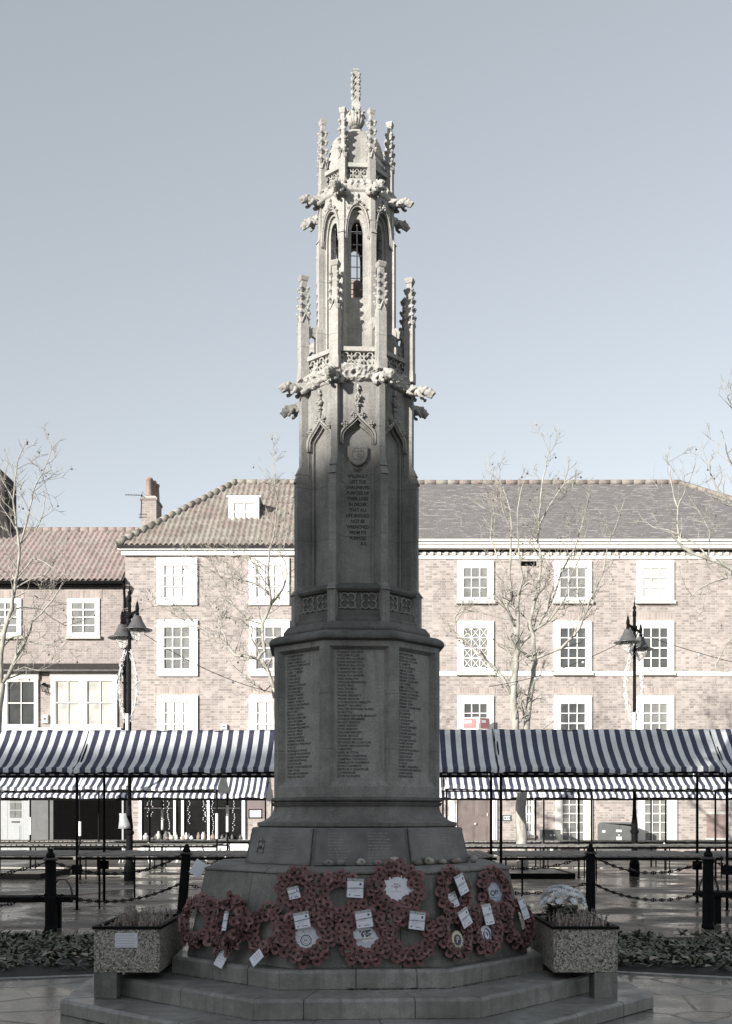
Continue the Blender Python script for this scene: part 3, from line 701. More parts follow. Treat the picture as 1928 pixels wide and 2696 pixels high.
for k in range(8):
    mb = MB(); mb.T = vert_M(k)
    zz = Z(612, La_)
    pr = [(rl+.02, l0, .030), (rl+.02, Z(850, La_), .030), (rl, Z(838, La_), .026), (rl, zz, .026), (rl+.010, zz+.002, .028), (rlu-.004, zz+.05, .024), (rlu-.006, Z(492, La_), .023)]
    mb.loft([[(r, -h, z), (r, h, z), (lcore/C22-.08, h, z), (lcore/C22-.08, -h, z)] for r, z, h in pr])
    part('lantern_pier', mb, M['stone_hi'], mem, bevel=.002)
    mb = MB(); mb.T = vert_M(k); r0, r1 = rl-.01, St/.924-.05; zf = Z(868, La_)
    top = [(r0, zf+.115), (r0+(r1-r0)*.5, zf+.085), (r1, zf+.055)]; bot = [(r0, zf-.12), (r0+(r1-r0)*.25, zf-.02), (r0+(r1-r0)*.6, zf+.0), (r1, zf-.06)]
    bot3 = [(r0, zf-.02), (r0+(r1-r0)*.5, zf+.01), (r1, zf-.06)]
    mb.loft([[(x, -.018, z), (x, .018, z), (x2, .018, z2), (x2, -.018, z2)] for (x, z), (x2, z2) in zip(top, bot3)])
    z5 = zf-.30; mb.loft([[(x, -.016, z), (x, .016, z), (x2, .016, z2), (x2, -.016, z2)] for (x, z), (x2, z2) in zip([(r0, z5+.2), (r0+(r1-r0)*.4, z5+.1), (r1, z5+.02)], [(r0, z5+.05), (r0+(r1-r0)*.4, z5+.0), (r1, z5-.05)])])
    part('flying_buttress', mb, M['stone_hi'], mem)
for k in (6, 7, 0, 1, 2):
    mb = MB(); mb.T = face_M(k, lcore-.06); zb = wz0; zt_ = wz1-.07
    mb.tube([(0, zb, 0), (0, zt_, 0)], .0055, 6); mb.ball((0, zt_+.015, 0), (.010, .018, .010), 6, 5)
    for i in range(6):
        z = zb+.075+i*(zt_-zb-.13)/5; mb.tube([(-whw-.01, z, 0), (whw+.01, z, 0)], .0040, 5)
        for s_ in (-1, 1): mb.ball((s_*.028, z, .0), (.004, .010, .004), 5, 4); mb.ball((s_*.012, z, .0), (.010, .005, .004), 5, 4)
    part('window_bars', mb, M['wirewhite' if False else 'steel'], mem)
# --- upper gargoyles, parapet, pinnacles, dome and spire
gargoyles(rlu-.04, Z(503, La_)+.025, .72, [1, 2, 0, 1, 2, 0, 2, 1])
ua = A(200)-.05
mb = MB(); frieze(mb, ua+.038, Z(489, ua), .085, 5, random.Random(9)); mb = rough(mb, .006, .010); part('carved_frieze', mb, M['stone_hi'], mem, True)
mb = MB(); mb.loft([octring(a, z) for a, z in ((lcore-.01, Z(506, lcore)), (lcore+.012, Z(500, lcore)), (lcore+.02, Z(488, lcore)), (ua+.01, Z(478, ua)), (ua-.03, Z(474, ua)))]); part('string_course', mb, M['stone_hi'], mem, bevel=.003)
parapet(ua, Z(477, ua), Z(430, ua), 3, 0)
z2b = Z(482, La_)
pm2 = pinnacle_mb(Z(437, La_*.7)-z2b+.05, .42, .030, rng).mesh('pinnacle', M['stone_hi'])
for k in range(8):
    o = part('pinnacle', pm2, None, mem, bevel=.0015); o.matrix_local = vert_M(k, ua/C22+.012, z2b)
mb = MB(); db = A(158); dz0, dz1 = Z(446, db), Z(352, .1)
pr = [(db, dz0), (db, dz0+.03)]
for i in range(9):
    t = i/8; pr.append((.115+(db-.012-.115)*math.cos(t*math.pi/2)**.8, dz0+.03+(dz1-dz0-.03)*math.sin(t*math.pi/2)**.95))
pr += [(.098, dz1+.002), (.092, dz1+.025), (.088, Z(337, .1)), (.05, Z(334, .1))]
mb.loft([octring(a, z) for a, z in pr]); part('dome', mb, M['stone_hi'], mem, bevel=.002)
mb = MB(); fz0 = Z(336, 0); fz1 = Z(293, 0)
mb.lathe([(.045, fz0-.01), (.055, fz0+.02), (.062, fz0+.07), (.05, fz1)], 12)
for r_, n, off in ((.058, 8, 0), (.060, 8, .4)):
    for i in range(n):
        a = 2*math.pi*i/n+off; c, s_ = math.cos(a), math.sin(a); zt_ = fz1-.02 if off else fz1-.055
        mb.tube([(c*.045, s_*.045, fz0), (c*.068, s_*.068, (fz0+zt_)/2), (c*.062, s_*.062, zt_-.01), (c*.085, s_*.085, zt_+.005), (c*.088, s_*.088, zt_-.012)], [.012, .018, .016, .012, .006], 6)
part('leaf_finial', mb, M['stone_hi'], mem, True)
mb = MB(); st = Z(185, 0); w = .030
mb.loft([[(sx*w*q, sy*w*q, z) for sx, sy in ((-1, -1), (1, -1), (1, 1), (-1, 1))] for z, q in ((fz1-.04, 1.35), (fz1+.06, 1.3), (fz1+.07, 1.0), (st-.02, .8), (st-.015, .95), (st, .95))])
for i in range(4):
    z = fz1+.12+(st-fz1-.13)*(i+.3)/4
    for s in range(4):
        a = R(45+90*s); c, d = math.cos(a), math.sin(a); rr_ = .044
        mb.tube([(c*rr_*.7, d*rr_*.7, z-.035), (c*rr_, d*rr_, z-.012)], [.008, .013], 5); mb.ball((c*rr_*1.05, d*rr_*1.05, z), (.015, .015, .015), 7, 5)
    for s in range(4):
        mb.T = Matrix.Rotation(R(90*s), 4, 'Z'); mb.tube([(-.025, -.03, z-.05), (0, -.034, z-.015), (.025, -.03, z-.05)], [.005, .007, .005], 5); mb.T = I4
part('spire', mb, M['stone_hi'], mem)
# ================================================================ ground
mb = MB(); mb.poly([(-400, -120, -.012), (400, -120, -.012), (400, 900, -.012), (-400, 900, -.012)]); struct('ground', mb, M['asphalt'])
mb = MB(); mb.poly([(-60, 14.6, -.006), (60, 14.6, -.006), (60, 33.5, -.006), (-60, 33.5, -.006)]); struct('market_square', mb, M['square'])
mb = MB(); mb.poly([(-40, -12, -.002), (40, -12, -.002), (40, 14.7, -.002), (-40, 14.7, -.002)]); struct('memorial_paving', mb, M['crazy'])
mb = MB(); mb.box(-60, 60, 40.5, 44.2, -.1, .11); struct('pavement', mb, M['square'])
mb = MB(); mb.box(-60, 60, 33.5, 33.72, -.1, .02); struct('drain_strip', mb, M['sill'])
mb = MB(); mb.box(-60, 60, 24.0, 24.16, -.1, .0); struct('paving_band', mb, M['sill'])
mb = MB(); mb.box(-60, 60, 29.2, 29.4, -.1, .0); struct('paving_band', mb, M['sill'])
def bed(name, pts):
    mb = MB(); n = 14; rings = []
    (x0, y0), (x1, y1), (x2, y2), (x3, y3) = pts        # front-left, front-right, back-right, back-left
    for j in range(n+1):
        t = j/n; row = []
        for i in range(25):
            s = i/24; xa, ya = x0+(x1-x0)*s, y0+(y1-y0)*s; xb, yb = x3+(x2-x3)*s, y3+(y2-y3)*s
            x, y = xa+(xb-xa)*t, ya+(yb-ya)*t; e = min(t, 1-t, .2)/.2
            row.append((x, y, .004+e*(.05+.035*noise.noise(Vector((x*3, y*3, 0))))))
        rings.append(row)
    for a, b in zip(rings, rings[1:]):
        na = mb.pts(a); nb = mb.pts(b)
        for i in range(24): mb.face((na+i, na+i+1, nb+i+1, nb+i))
    struct(name, mb, M['soil'], True)
def leafmesh(mb, L, w, curl, ang, tilt, c, rng):
    ca, sa = math.cos(ang), math.sin(ang); pts = []
    for i, (t, ww) in enumerate(((0, .18), (.3, .8), (.6, 1.0), (.85, .6), (1, .05))):
        r = L*t*math.cos(tilt*(1-.3*t)); z = L*t*math.sin(tilt)-curl*L*t*t
        for s in (-1, 0, 1):
            q = s*w*ww; pts.append((c[0]+ca*r-sa*q, c[1]+sa*r+ca*q, c[2]+max(z, -.02)+(.25*w*ww if s else 0)))
    n = mb.pts(pts)
    for i in range(4):
        for j in range(2): mb.face((n+3*i+j, n+3*i+j+1, n+3*i+j+4, n+3*i+j+3))
def planting(name, label, pts, count, seed):
    rng = random.Random(seed); mb = MB(); (x0, y0), (x1, y1), (x2, y2), (x3, y3) = pts
    for _ in range(count):
        s, t = rng.random(), rng.random()*.9+.06
        t = t if t > .12 or rng.random() < .35 else rng.uniform(.12, .95)
        x = (x0+(x1-x0)*s)*(1-t)+(x3+(x2-x3)*s)*t; y = (y0+(y1-y0)*s)*(1-t)+(y3+(y2-y3)*s)*t
        k = rng.randint(9, 15); sc = rng.uniform(.7, 1.25)
        if noise.noise(Vector((x*1.1, y*1.1, 3))) > .42: continue
        for i in range(k): leafmesh(mb, rng.uniform(.08, .16)*sc, rng.uniform(.010, .024)*sc, rng.uniform(.1, .9), rng.uniform(0, 6.28), rng.uniform(.25, 1.15), (x, y, .05), rng)
    o = part(name, mb, M['leaf'], None, True); tag(o, label, 'ground cover', kind='stuff')
    mb = MB()
    for _ in range(int(count*.12)):
        s, t = rng.random(), rng.random(); x = (x0+(x1-x0)*s)*(1-t)+(x3+(x2-x3)*s)*t; y = (y0+(y1-y0)*s)*(1-t)+(y3+(y2-y3)*s)*t
        leafmesh(mb, rng.uniform(.08, .16), rng.uniform(.03, .06), .2, rng.uniform(0, 6.28), rng.uniform(.05, .5), (x, y, rng.uniform(.05, .14)), rng)
    o = part('fallen_leaves', mb, M['deadleaf'], None, True); tag(o, 'fallen brown leaves lying among the plants of '+('left' if x0 < 0 else 'right')+' flower bed', 'leaves', kind='stuff')
LB = [(-9, 9.2), (-2.2, 11.05), (-2.2, 14.3), (-9.5, 14.3)]; RB = [(1.6, 11.5), (8.2, 9.0), (8.6, 14.3), (1.6, 14.3)]
bed('flower_bed_soil', LB); bed('flower_bed_soil', RB)
planting('bedding_plants', 'leafy green bedding plants filling the flower bed on the left', LB, 1500, 11)
planting('bedding_plants', 'leafy green bedding plants filling the flower bed on the right', RB, 1500, 12)
mb = MB()                                              # stone edging round the beds
for P in (LB, RB):
    a, b = Vector((*P[0], 0)), Vector((*P[1], 0)); d = (b-a).normalized(); n = Vector((-d.y, d.x, 0))
    mb.loft([[p+n*-.10+Vector((0, 0, -.05)), p+n*-.02+Vector((0, 0, -.05)), p+n*-.02+Vector((0, 0, .015)), p+n*-.10+Vector((0, 0, .012))] for p in (a, b)])
struct('bed_edging', mb, M['step'])
# leaf litter on the paving
rng = random.Random(21); mb = MB()
for _ in range(260):
    y = rng.uniform(12, 32); x = rng.uniform(-.36, .36)*y
    leafmesh(mb, rng.uniform(.04, .09), rng.uniform(.015, .035), .1, rng.uniform(0, 6.28), rng.uniform(.02, .3), (x, y, .004), rng)
tag(part('leaf_litter', mb, M['deadleaf'], None, True), 'scattered wet leaves on the paved market square', 'leaves', kind='stuff')
# ================================================================ buildings
FD = 44.0
def fx(x): return PX(x, FD)
def fzz(y): return PZ(y, FD)
def win_mesh(w, h, sx0, sx1, sz0, sz1, cols, rows, style='sash', bar=.035, meet=None, depth=.09, lattice=False):
    """frame mesh (local origin bottom centre, front at y=-depth), pane mesh; sash area sx0..sx1, sz0..sz1"""
    f = MB()
    for x0, x1, z0, z1 in ((-w/2, sx0, 0, h), (sx1, w/2, 0, h), (sx0, sx1, sz1, h), (sx0, sx1, 0, sz0)):
        if x1-x0 > .005 and z1-z0 > .005: f.box(x0, x1, -depth, 0, z0, z1)
    # moulded inner edge
    e = .028
    for x0, x1, z0, z1 in ((sx0, sx0+e, sz0, sz1), (sx1-e, sx1, sz0, sz1), (sx0+e, sx1-e, sz1-e, sz1), (sx0+e, sx1-e, sz0, sz0+e)):
        f.box(x0, x1, -depth*.72, -.012, z0, z1)
    for i in range(1, cols):
        x = sx0+(sx1-sx0)*i/cols; f.box(x-bar/2, x+bar/2, -.055, -.012, sz0+e, sz1-e)
    rws = rows if isinstance(rows, list) else [i/rows for i in range(1, rows)]
    for t in rws:
        z = sz0+(sz1-sz0)*t; b = bar*(1.5 if meet is not None and abs(t-meet) < .01 else 1); f.box(sx0+e, sx1-e, -.058-(.012 if b > bar else 0), -.012, z-b/2, z+b/2)
    if lattice:
        rs = [0]+list(rws)+[1]
        for i in range(cols):
            for r0, r1 in zip(rs, rs[1:]):
                xa, xb = sx0+(sx1-sx0)*i/cols, sx0+(sx1-sx0)*(i+1)/cols; za, zb = sz0+(sz1-sz0)*r0, sz0+(sz1-sz0)*r1
                for p, q in (((xa, za), (xb, zb)), ((xa, zb), (xb, za))): f.tube([(p[0], -.03, p[1]), (q[0], -.03, q[1])], .013, 4)
    g = MB(); g.poly([(sx0, -.010, sz0), (sx1, -.010, sz0), (sx1, -.010, sz1), (sx0, -.010, sz1)])
    return f, g
def window(parent, x0, x1, y0, y1, s, cols, rows, glassm, meet=None, frame='white', sill=True, lattice=False, d=None, yoff=-.004, depth=.09, bar=.035, name='window'):
    """window given by its corners in photograph pixels on the facade; s = sash corners"""
    X0, X1, Z1, Z0 = fx(x0), fx(x1), fzz(y0), fzz(y1); cx = (X0+X1)/2; w = X1-X0; h = Z1-Z0
    sx0, sx1, sz1, sz0 = fx(s[0])-cx, fx(s[1])-cx, fzz(s[2])-Z0, fzz(s[3])-Z0
    f, g = win_mesh(w, h, sx0, sx1, sz0, sz1, cols, rows, meet=meet, lattice=lattice, depth=depth, bar=bar)
    o = part(name, f, M[frame], parent, loc=(cx, FD+yoff, Z0)); part('pane', g, M[glassm], o)
    if sill:
        m = MB(); m.box(-w/2-.06, w/2+.06, -.16, -.001, -.14, -.002); part('sill', m, M['sill'], o, bevel=.01)
    return o
def tiles(mb, x0, x1, ye, ze, yr, zr, hipl=None, hipr=None, period=.23, amp=.07, courses=9, n=5, seed=1):
    """pantiled slope from the eaves (ye, ze) up to the ridge (yr, zr); hipl/hipr = x of the ridge ends"""
    rng = random.Random(seed); k = int((x1-x0)/period)
    for c in range(k):
        xa = x0+c*period; xm = xa+period/2; t1 = 1.0
        if hipl is not None and xm < hipl: t1 = (xm-x0)/(hipl-x0)
        if hipr is not None and xm > hipr: t1 = min(t1, (x1-xm)/(x1-hipr))
        if t1 < .03: continue
        nc = max(1, int(courses*t1+.5)); 
        for r in range(nc):
            ta, tb = t1*r/nc, t1*(r+1)/nc; off = rng.uniform(-.005, .005); lift = rng.uniform(.0, .006)
            rows = []
            for t, up in ((ta, .010+lift), (tb+.004, .004)):
                y = ye+(yr-ye)*t; z = ze+(zr-ze)*t
                rows.append([(xa+off+period*i/n, y-.02, z+up+amp*math.sin(math.pi*min(1, i/n*1.35)) if i/n*1.35 < 1 else z+up-amp*.35*math.sin(math.pi*(i/n*1.35-1)/.35)) for i in range(n+1)])
            a = mb.pts(rows[0]); b = mb.pts(rows[1]); low = mb.pts([(x, y, z-.03) for x, y, z in rows[0]])
            for i in range(n):
                mb.face((a+i, a+i+1, b+i+1, b+i)); mb.face((low+i, low+i+1, a+i+1, a+i))
def ridge(mb, p, q, r=.13, step=.45, rng=random.Random(2)):
    p, q = Vector(p), Vector(q); n = max(1, int((q-p).length/step)); mb.tube([p, q], r*.93, 8)
    for i in range(n):
        a = p+(q-p)*(i/n); b = p+(q-p)*((i+1.04)/n); k = r*rng.uniform(.97, 1.02)
        mb.tube([a, b], [k*1.0, k*.97], 8)
def gutter(parent, x0, x1, y, z, m='iron', r=.06):
    g = MB(); g.tube([(x0, y, z), (x1, y, z)], r, 7); part('gutter', g, M[m], parent)
def soldier(parent, x0, x1, y):
    g = MB(); g.box(fx(x0)-.08, fx(x1)+.08, FD-.012, FD-.001, fzz(y)+.0, fzz(y)+.34); part('brick_lintel', g, M['brick_lintel'], parent)
# ---- right-hand building
rb = thing('brick_building', 'long pink brick building with dark speckled roof and cream eaves, behind the right-hand stalls', 'building')
XL, XR = -.5, 19.1; ZE = fzz(1452)
mb = MB(); mb.box(XL, XR, FD, FD+10, 0, ZE-.02); part('wall', mb, M['brick'], rb)
mb = MB(); zf0, zf1 = fzz(1452), fzz(1426)
mb.box(XL-.0, XR+.4, FD-.34, FD+.0, zf0+.06, zf0+.20); mb.box(XL, XR+.4, FD-.40, FD+.0, zf0+.205, zf1-.10); mb.box(XL, XR+.4, FD-.48, FD, zf1-.095, zf1); part('eaves_cornice', mb, M['cream'], rb, bevel=.012)
mb = MB(); x = XL+.1
while x < XR: mb.box(x, x+.13, FD-.10, FD-.002, fzz(1463), fzz(1463)+.12); x += .30
mb.box(XL, XR, FD-.05, FD-.001, fzz(1472), fzz(1463)-.004); part('dentils', mb, M['cream'], rb)
mb = MB(); ye, ze, yr, zr = FD-.5, zf1+.01, 49.0, PZ(1273, 49)
mb.poly([(XL, ye, ze), (XR+.5, ye, ze), (14.2, yr, zr), (XL, yr, zr)]); mb.poly([(XR+.5, ye, ze), (XR+.5, 54.5, ze), (14.2, yr, zr)]); mb.poly([(XR+.5, 54.5, ze), (XL, 54.5, ze), (XL, yr, zr), (14.2, yr, zr)])
mb.poly([(XL, ye, ze), (XL, yr, zr), (XL, 54.5, ze)])
rf = part('roof', mb, M['slate'], rb)
mb = MB(); ridge(mb, (XL, yr, zr+.03), (14.2, yr, zr+.05), .13, .52); ridge(mb, (14.2, yr, zr+.04), (XR+.5, ye, ze+.04), .12, .5); part('ridge_tiles', mb, M['pantile_grey'], rf, True)
mb = MB(); mb.box(fx(1160)-3, XR, FD-.05, FD-.001, fzz(1780), fzz(1768)); part('string_course', mb, M['white'], rb)
g3 = [1/3, 2/3]
for ci, (x0, x1) in enumerate(((1205, 1300), (1459, 1558), (1677, 1774))):
    s0, s1 = x0+15, x1-15
    window(rb, x0, x1, 1477, 1582, (s0, s1, 1495, 1575), 3, g3, 'glass_white' if ci == 2 else 'glass_grey' if ci < 2 else 'glass_dark', 2/3)
    window(rb, x0, x1, 1636, 1770, (s0, s1, 1653, 1760), 3, [.25, .5, .75], ('glass_grey', 'glass_dark', 'glass_dark', 'glass_dark')[ci], .5, lattice=ci == 0)
    window(rb, x0, x1, 1833, 1972, (s0+1, s1-1, 1852, 1958), 3, [.25, .5, .75], ('glass_dark', 'glass_dark', 'glass_grey', 'glass_dark')[ci], .5)
    for y in (1636, 1833): soldier(rb, x0, x1, y)
soldier(rb, 1205, 1300, 1477-14+0) if False else None
mb = MB(); mb.box(fx(1370), fx(1412), FD-.02, FD-.001, fzz(1490), fzz(1478)); part('air_vent', mb, M['void'], rb)
# ground storey
window(rb, 1462, 1560, 2040, 2225, (1480, 1538, 2050, 2215), 3, [.14, .30, .44, .58, .74, .88], 'glass_grey', .44, frame='cream', sill=False)
window(rb, 1680, 1782, 2040, 2225, (1697, 1758, 2050, 2215), 3, [.14, .30, .44, .58, .74, .88], 'glass_grey', .44, frame='cream', sill=False)
window(rb, 1380, 1406, 2040, 2198, (1386, 1400, 2050, 2190), 2, [.17, .33, .5, .66, .83], 'glass_grey', None, sill=True, bar=.04)
def panel_door(parent, x0, x1, y0, mat, name='door', cols=2, rows=((.06, .42), (.55, .93)), knob=True):
    X0, X1, Z1 = fx(x0), fx(x1), fzz(y0); w = X1-X0; h = Z1-.12; m = MB(); m.box(-w/2, w/2, -.05, -.001, 0, h)
    for c in range(cols):
        for a, b in rows:
            xa = -w/2+w*(.07+c*.9/cols); xb = xa+w*(.78/cols); m.box(xa, xb, -.062, -.051, a*h, b*h); m.box(xa+.05, xb-.05, -.075, -.063, a*h+.05, b*h-.05)
    o = part(name, m, M[mat], parent, loc=((X0+X1)/2, FD-.02, .12), bevel=.006)
    if knob:
        k = MB(); k.ball((0, -.10, 1.18), (.055, .04, .055), 8, 6); part('door_knob', k, M['sill'], o, True)
        k = MB(); k.box(w/2-.13, w/2-.08, -.085, -.06, 1.5, 1.62); part('lock', k, M['sill'], o)
    return o
panel_door(rb, 1213, 1290, 2070, 'door')
mb = MB()
for a, b in ((1182, 1203), (1291, 1309)): mb.box(fx(a), fx(b), FD-.10, FD-.001, .11, fzz(2050)); mb.box(fx(a)+.08, fx(b)-.08, FD-.14, FD-.101, .3, fzz(2056))
mb.box(fx(1182), fx(1309), FD-.18, FD-.001, fzz(2050)+.002, fzz(2035)); part('door_surround', mb, M['cream'], rb, bevel=.01)
mb = MB(); mb.box(fx(1204), fx(1213)-.002, FD-.03, FD-.001, .11, fzz(2051)); part('door_frame', mb, M['door'], rb)
mb = MB(); mb.box(fx(1861), fx(1888), FD-.03, FD-.001, fzz(2206), fzz(2144)); mb.box(fx(1889), fx(1917), FD-.032, FD-.001, fzz(2206), fzz(2144)); part('shutter', mb, M['board'], rb, bevel=.005)
mb = MB(); mb.box(fx(1857), fx(1921), FD-.02, FD-.001, fzz(2206)-.08, fzz(2206)-.002); mb.box(fx(1857), fx(1921), FD-.02, FD-.001, fzz(2144)+.002, fzz(2144)+.09); part('shutter_frame', mb, M['sill'], rb)
def wallsign(name, label, cat, x0, x1, y0, y1, mats, deco):
    o = thing(name, label, cat, ((fx(x0)+fx(x1))/2, FD-.003, fzz(y1))); w = fx(x1)-fx(x0); h = fzz(y0)-fzz(y1)
    m = MB(); m.box(-w/2, w/2, -.04, 0, 0, h); part('frame', m, M[mats[0]], o, bevel=.004)
    m = MB(); m.box(-w/2+.05, w/2-.05, -.048, -.041, .05, h-.05); p = part('panel', m, M[mats[1]], o)
    m = MB(); m.T = Matrix.Translation((0, -.051, 0)) @ Matrix.Rotation(R(90), 4, 'X'); deco(m, w, h); part('print', m, M[mats[2]], p)
def deco_notice(m, w, h):
    for i in range(5): m.box(-w*.3, w*.22-(i % 2)*.05, h*.78-i*h*.13, h*.78-i*h*.13+.02, 0, .002)
def deco_plate(m, w, h):
    m.ball((-w*.2, h*.5, 0), (w*.12, h*.25, .003), 8, 5); m.tube([(0, h*.3, 0), (w*.15, h*.7, 0), (w*.3, h*.4, 0), (w*.36, h*.65, 0)], .02, 4)
wallsign('wall_plaque', 'small grey and white plaque on the brick wall beside the brown door', 'sign', 1323, 1346, 2146, 2162, ('cabinet', 'card', 'cabinet'), deco_plate)
# ---- middle building
mbd = thing('brick_house', 'tall pink brick house with hipped pantile roof, a dormer and a white-framed shopfront', 'building')
X0m, X1m = fx(330), XL-.02; ZEm = fzz(1456)
mb = MB(); mb.box(X0m, X1m, FD, FD+10, 0, ZEm); part('wall', mb, M['brick'], mbd)
mb = MB(); mb.box(X0m-.12, X1m, FD-.16, FD-.001, ZEm-.12, ZEm+.07); mb.box(X0m-.25, X1m, FD-.30, FD-.001, ZEm+.072, ZEm+.17); part('eaves_board', mb, M['white'], mbd, bevel=.01)
ye, ze, yr, zr = FD-.42, ZEm+.24, 49.0, PZ(1273, 49); xr0 = PX(621, 49); xe = fx(318)
gutter(mbd, X0m-.25, X1m, FD-.36, ZEm+.19, 'steel', .075)
mb = MB(); tiles(mb, xe, X1m, ye, ze, yr, zr, hipl=xr0, courses=15, seed=3)
roofm = part('roof', mb, M['pantile_grey'], mbd, True)
mb = MB(); mb.poly([(xe, ye+.03, ze-.02), (X1m, ye+.03, ze-.02), (X1m, yr, zr-.02), (xr0, yr, zr-.02)]); mb.poly([(xe, 54, ze), (xe, ye+.03, ze-.02), (xr0, yr, zr-.02)]); mb.poly([(X1m, 54, ze), (xe, 54, ze), (xr0, yr, zr-.02), (X1m, yr, zr-.02)]); part('roof_deck', mb, M['pantile_grey'], roofm)
mb = MB(); ridge(mb, (xr0, yr, zr+.06), (X1m, yr, zr+.06)); ridge(mb, (xe, ye, ze+.06), (xr0, yr, zr+.06), .16, .42); part('ridge_tiles', mb, M['pantile_dark'], roofm, True)
for x0, x1, tp in ((414, 520, 0), (656, 762, 0)):
    window(mbd, x0, x1, 1469, 1594, (x0+18, x1-18, 1488, 1574), 3, [1/3, 2/3], 'glass_white', 2/3, sill=False, depth=.10)
    window(mbd, x0+1, x1+1, 1633, 1781, (x0+18, x1-18, 1651, 1763), 3, [.25, .5, .75], 'glass_grey', .5, sill=False, depth=.10, bar=.045)
    window(mbd, x0+1, x1+1, 1831, 1985, (x0+20, x1-16, 1848, 1966), 3, [.25, .5, .75], 'glass_white', .5, sill=False, depth=.10)
    soldier(mbd, x0, x1, 1831)
# dormer
dd = 45.7; dx0, dx1 = PX(603, dd), PX(682, dd); dz0, dz1 = PZ(1384, dd), PZ(1311, dd)
dm = link('dormer', None, mbd, loc=((dx0+dx1)/2, dd, dz0)); w = dx1-dx0; h = dz1-dz0
mb = MB(); mb.box(-w/2, w/2, 0, 1.5, -.1, h-.02); part('cheeks', mb, M['lead'], dm)
f, g = win_mesh(w+.02, h, -w/2+.19, w/2-.11, .16, h-.2, 2, [.5], depth=.08); fo = part('dormer_window', f, M['white'], dm, loc=(0, -.006, 0)); part('pane', g, M['glass_white'], fo)
mb = MB(); mb.box(-w/2-.08, w/2+.08, -.14, 1.6, h, h+.07); part('dormer_roof', mb, M['white'], dm, bevel=.01)
# chimney with pots
cx = PX(395, 46.5); zt_ = PZ(1312, 46.5); ch = link('chimney', None, mbd, loc=(cx, 46.5, 12.5)); hh_ = zt_-12.5
mb = MB(); mb.box(-.33, .33, -.3, .9, 0, hh_-.16); mb.box(-.37, .37, -.34, .94, hh_-.158, hh_-.06); mb.box(-.42, .30, -.2, 1.6, -.3, hh_*.45); part('stack', mb, M['brick_old'], ch)
mb = MB(); mb.loft([[(-.36, -.33, hh_-.058), (.36, -.33, hh_-.058), (.36, .93, hh_-.058), (-.36, .93, hh_-.058)], [(-.22, -.2, hh_+.05), (.25, -.2, hh_+.05), (.25, .8, hh_+.05), (-.22, .8, hh_+.05)]]); part('flaunching', mb, M['sill'], ch)
for dy, hp, dx in ((-.02, .86, -.03), (.32, .84, .06), (.66, .80, .13)):
    mb = MB(); mb.lathe([(.17, 0), (.16, .1), (.135, hp-.12), (.165, hp-.10), (.165, hp-.03), (.14, hp), (.11, hp)], 12, (dx, dy, hh_)); part('chimney_pot', mb, M['terracotta'], ch, True)
# aerial
ae = thing('tv_aerial', 'thin television aerial clamped to the left side of the house chimney', 'aerial', (PX(372, 46.2), 46.2, PZ(1365, 46.2)))
mb = MB(); hz = PZ(1304, 46.2)-PZ(1365, 46.2); mb.tube([(-.02, 0, 0), (.02, 0, hz+.06)], .022, 6); part('mast', mb, M['steel'], ae)
mb = MB(); mb.tube([(.06, 0, hz), (-.62, -.25, hz-.05)], .014, 5)
for i in range(7): t = i/6; c = Vector((.0-.6*t, -.23*t, hz-.05*t)); mb.tube([c+Vector((.05, -.13, 0)), c+Vector((-.05, .13, 0))], .008, 4)
for s_ in (-1, 1): mb.tube([(.04, 0, hz), (.09, -.2, hz+.10*s_), (.1, .2, hz+.10*s_)], .008, 4)
part('dipole_array', mb, M['steel'], ae)
mb = MB(); mb.box(-.1, .24, -.02, .02, .04, .07); mb.box(-.1, .24, -.02, .02, .16, .19); part('bracket', mb, M['steel'], ae)
# shopfront of the middle house
mb = MB(); zst = fzz(2211); zhd = fzz(1990)
sf = link('shopfront', None, mbd, loc=(0, FD, 0))
mb = MB(); mb.box(fx(372), fx(700), -.18, -.001, .12, zst); part('stall_riser', mb, M['white'], sf)
for a, b in ((374, 459), (464, 548), (553, 638)):
    mb = MB(); mb.box(fx(a), fx(b), -.03, -.004, zst+.01, zhd); part('shop_window', mb, M['glass_shop'], sf)
mb = MB()
for x, w_ in ((371, .10), (461, .09), (482, .10), (550, .09), (642, .13)): mb.box(fx(x)-w_/2, fx(x)+w_/2, -.13, -.035, zst+.002, zhd)
mb.box(fx(366), fx(646), -.2, -.001, zhd+.002, zhd+.5); mb.box(fx(372), fx(640), -.14, -.035, zst+(zhd-zst)*.965, zhd); part('mullions', mb, M['white'], sf, bevel=.006)
mb = MB()
for a in (374, 553): mb.box(fx(a)+.1, fx(a+80), -.036, -.031, zst+(zhd-zst)*.37, zst+(zhd-zst)*.375+.02)
part('glazing_bar', mb, M['steel'], sf)
mb = MB(); rng = random.Random(31)
for x in (392, 400, 430, 444, 498, 538, 545, 560, 616):
    n = rng.randint(10, 22); zt_ = fzz(2105)
    for i in range(n): mb.ball((fx(x)+rng.uniform(-.05, .05), -.05, zt_-i*.075), .022, 5, 4)
part('light_strings', mb, M['card'], sf)['kind'] = 'stuff'
mb = MB()
for _ in range(34):
    x = fx(rng.uniform(385, 636)); z = zst+.02; h_ = rng.uniform(.06, .34); w_ = rng.uniform(.03, .12); mb.mi = rng.randint(0, 3)
    mb.lathe([(w_, 0), (w_*1.1, h_*.5), (w_*.5, h_*.8), (w_*.4, h_)], 7, (x, -.07-.1*rng.random(), z))
part('shop_display', mb, [M['white'], M['terracotta'], M['sill'], M['cabinet']], sf, True)['kind'] = 'stuff'
mb = MB(); mb.box(fx(643), fx(700), -.03, -.001, fzz(2155), zhd); part('dark_fascia', mb, M['door'], sf)
wallsign('menu_case', 'black framed white menu board on the pier beside the shop window', 'sign', 655, 691, 2130, 2155, ('iron', 'card', 'cabinet'), deco_notice)
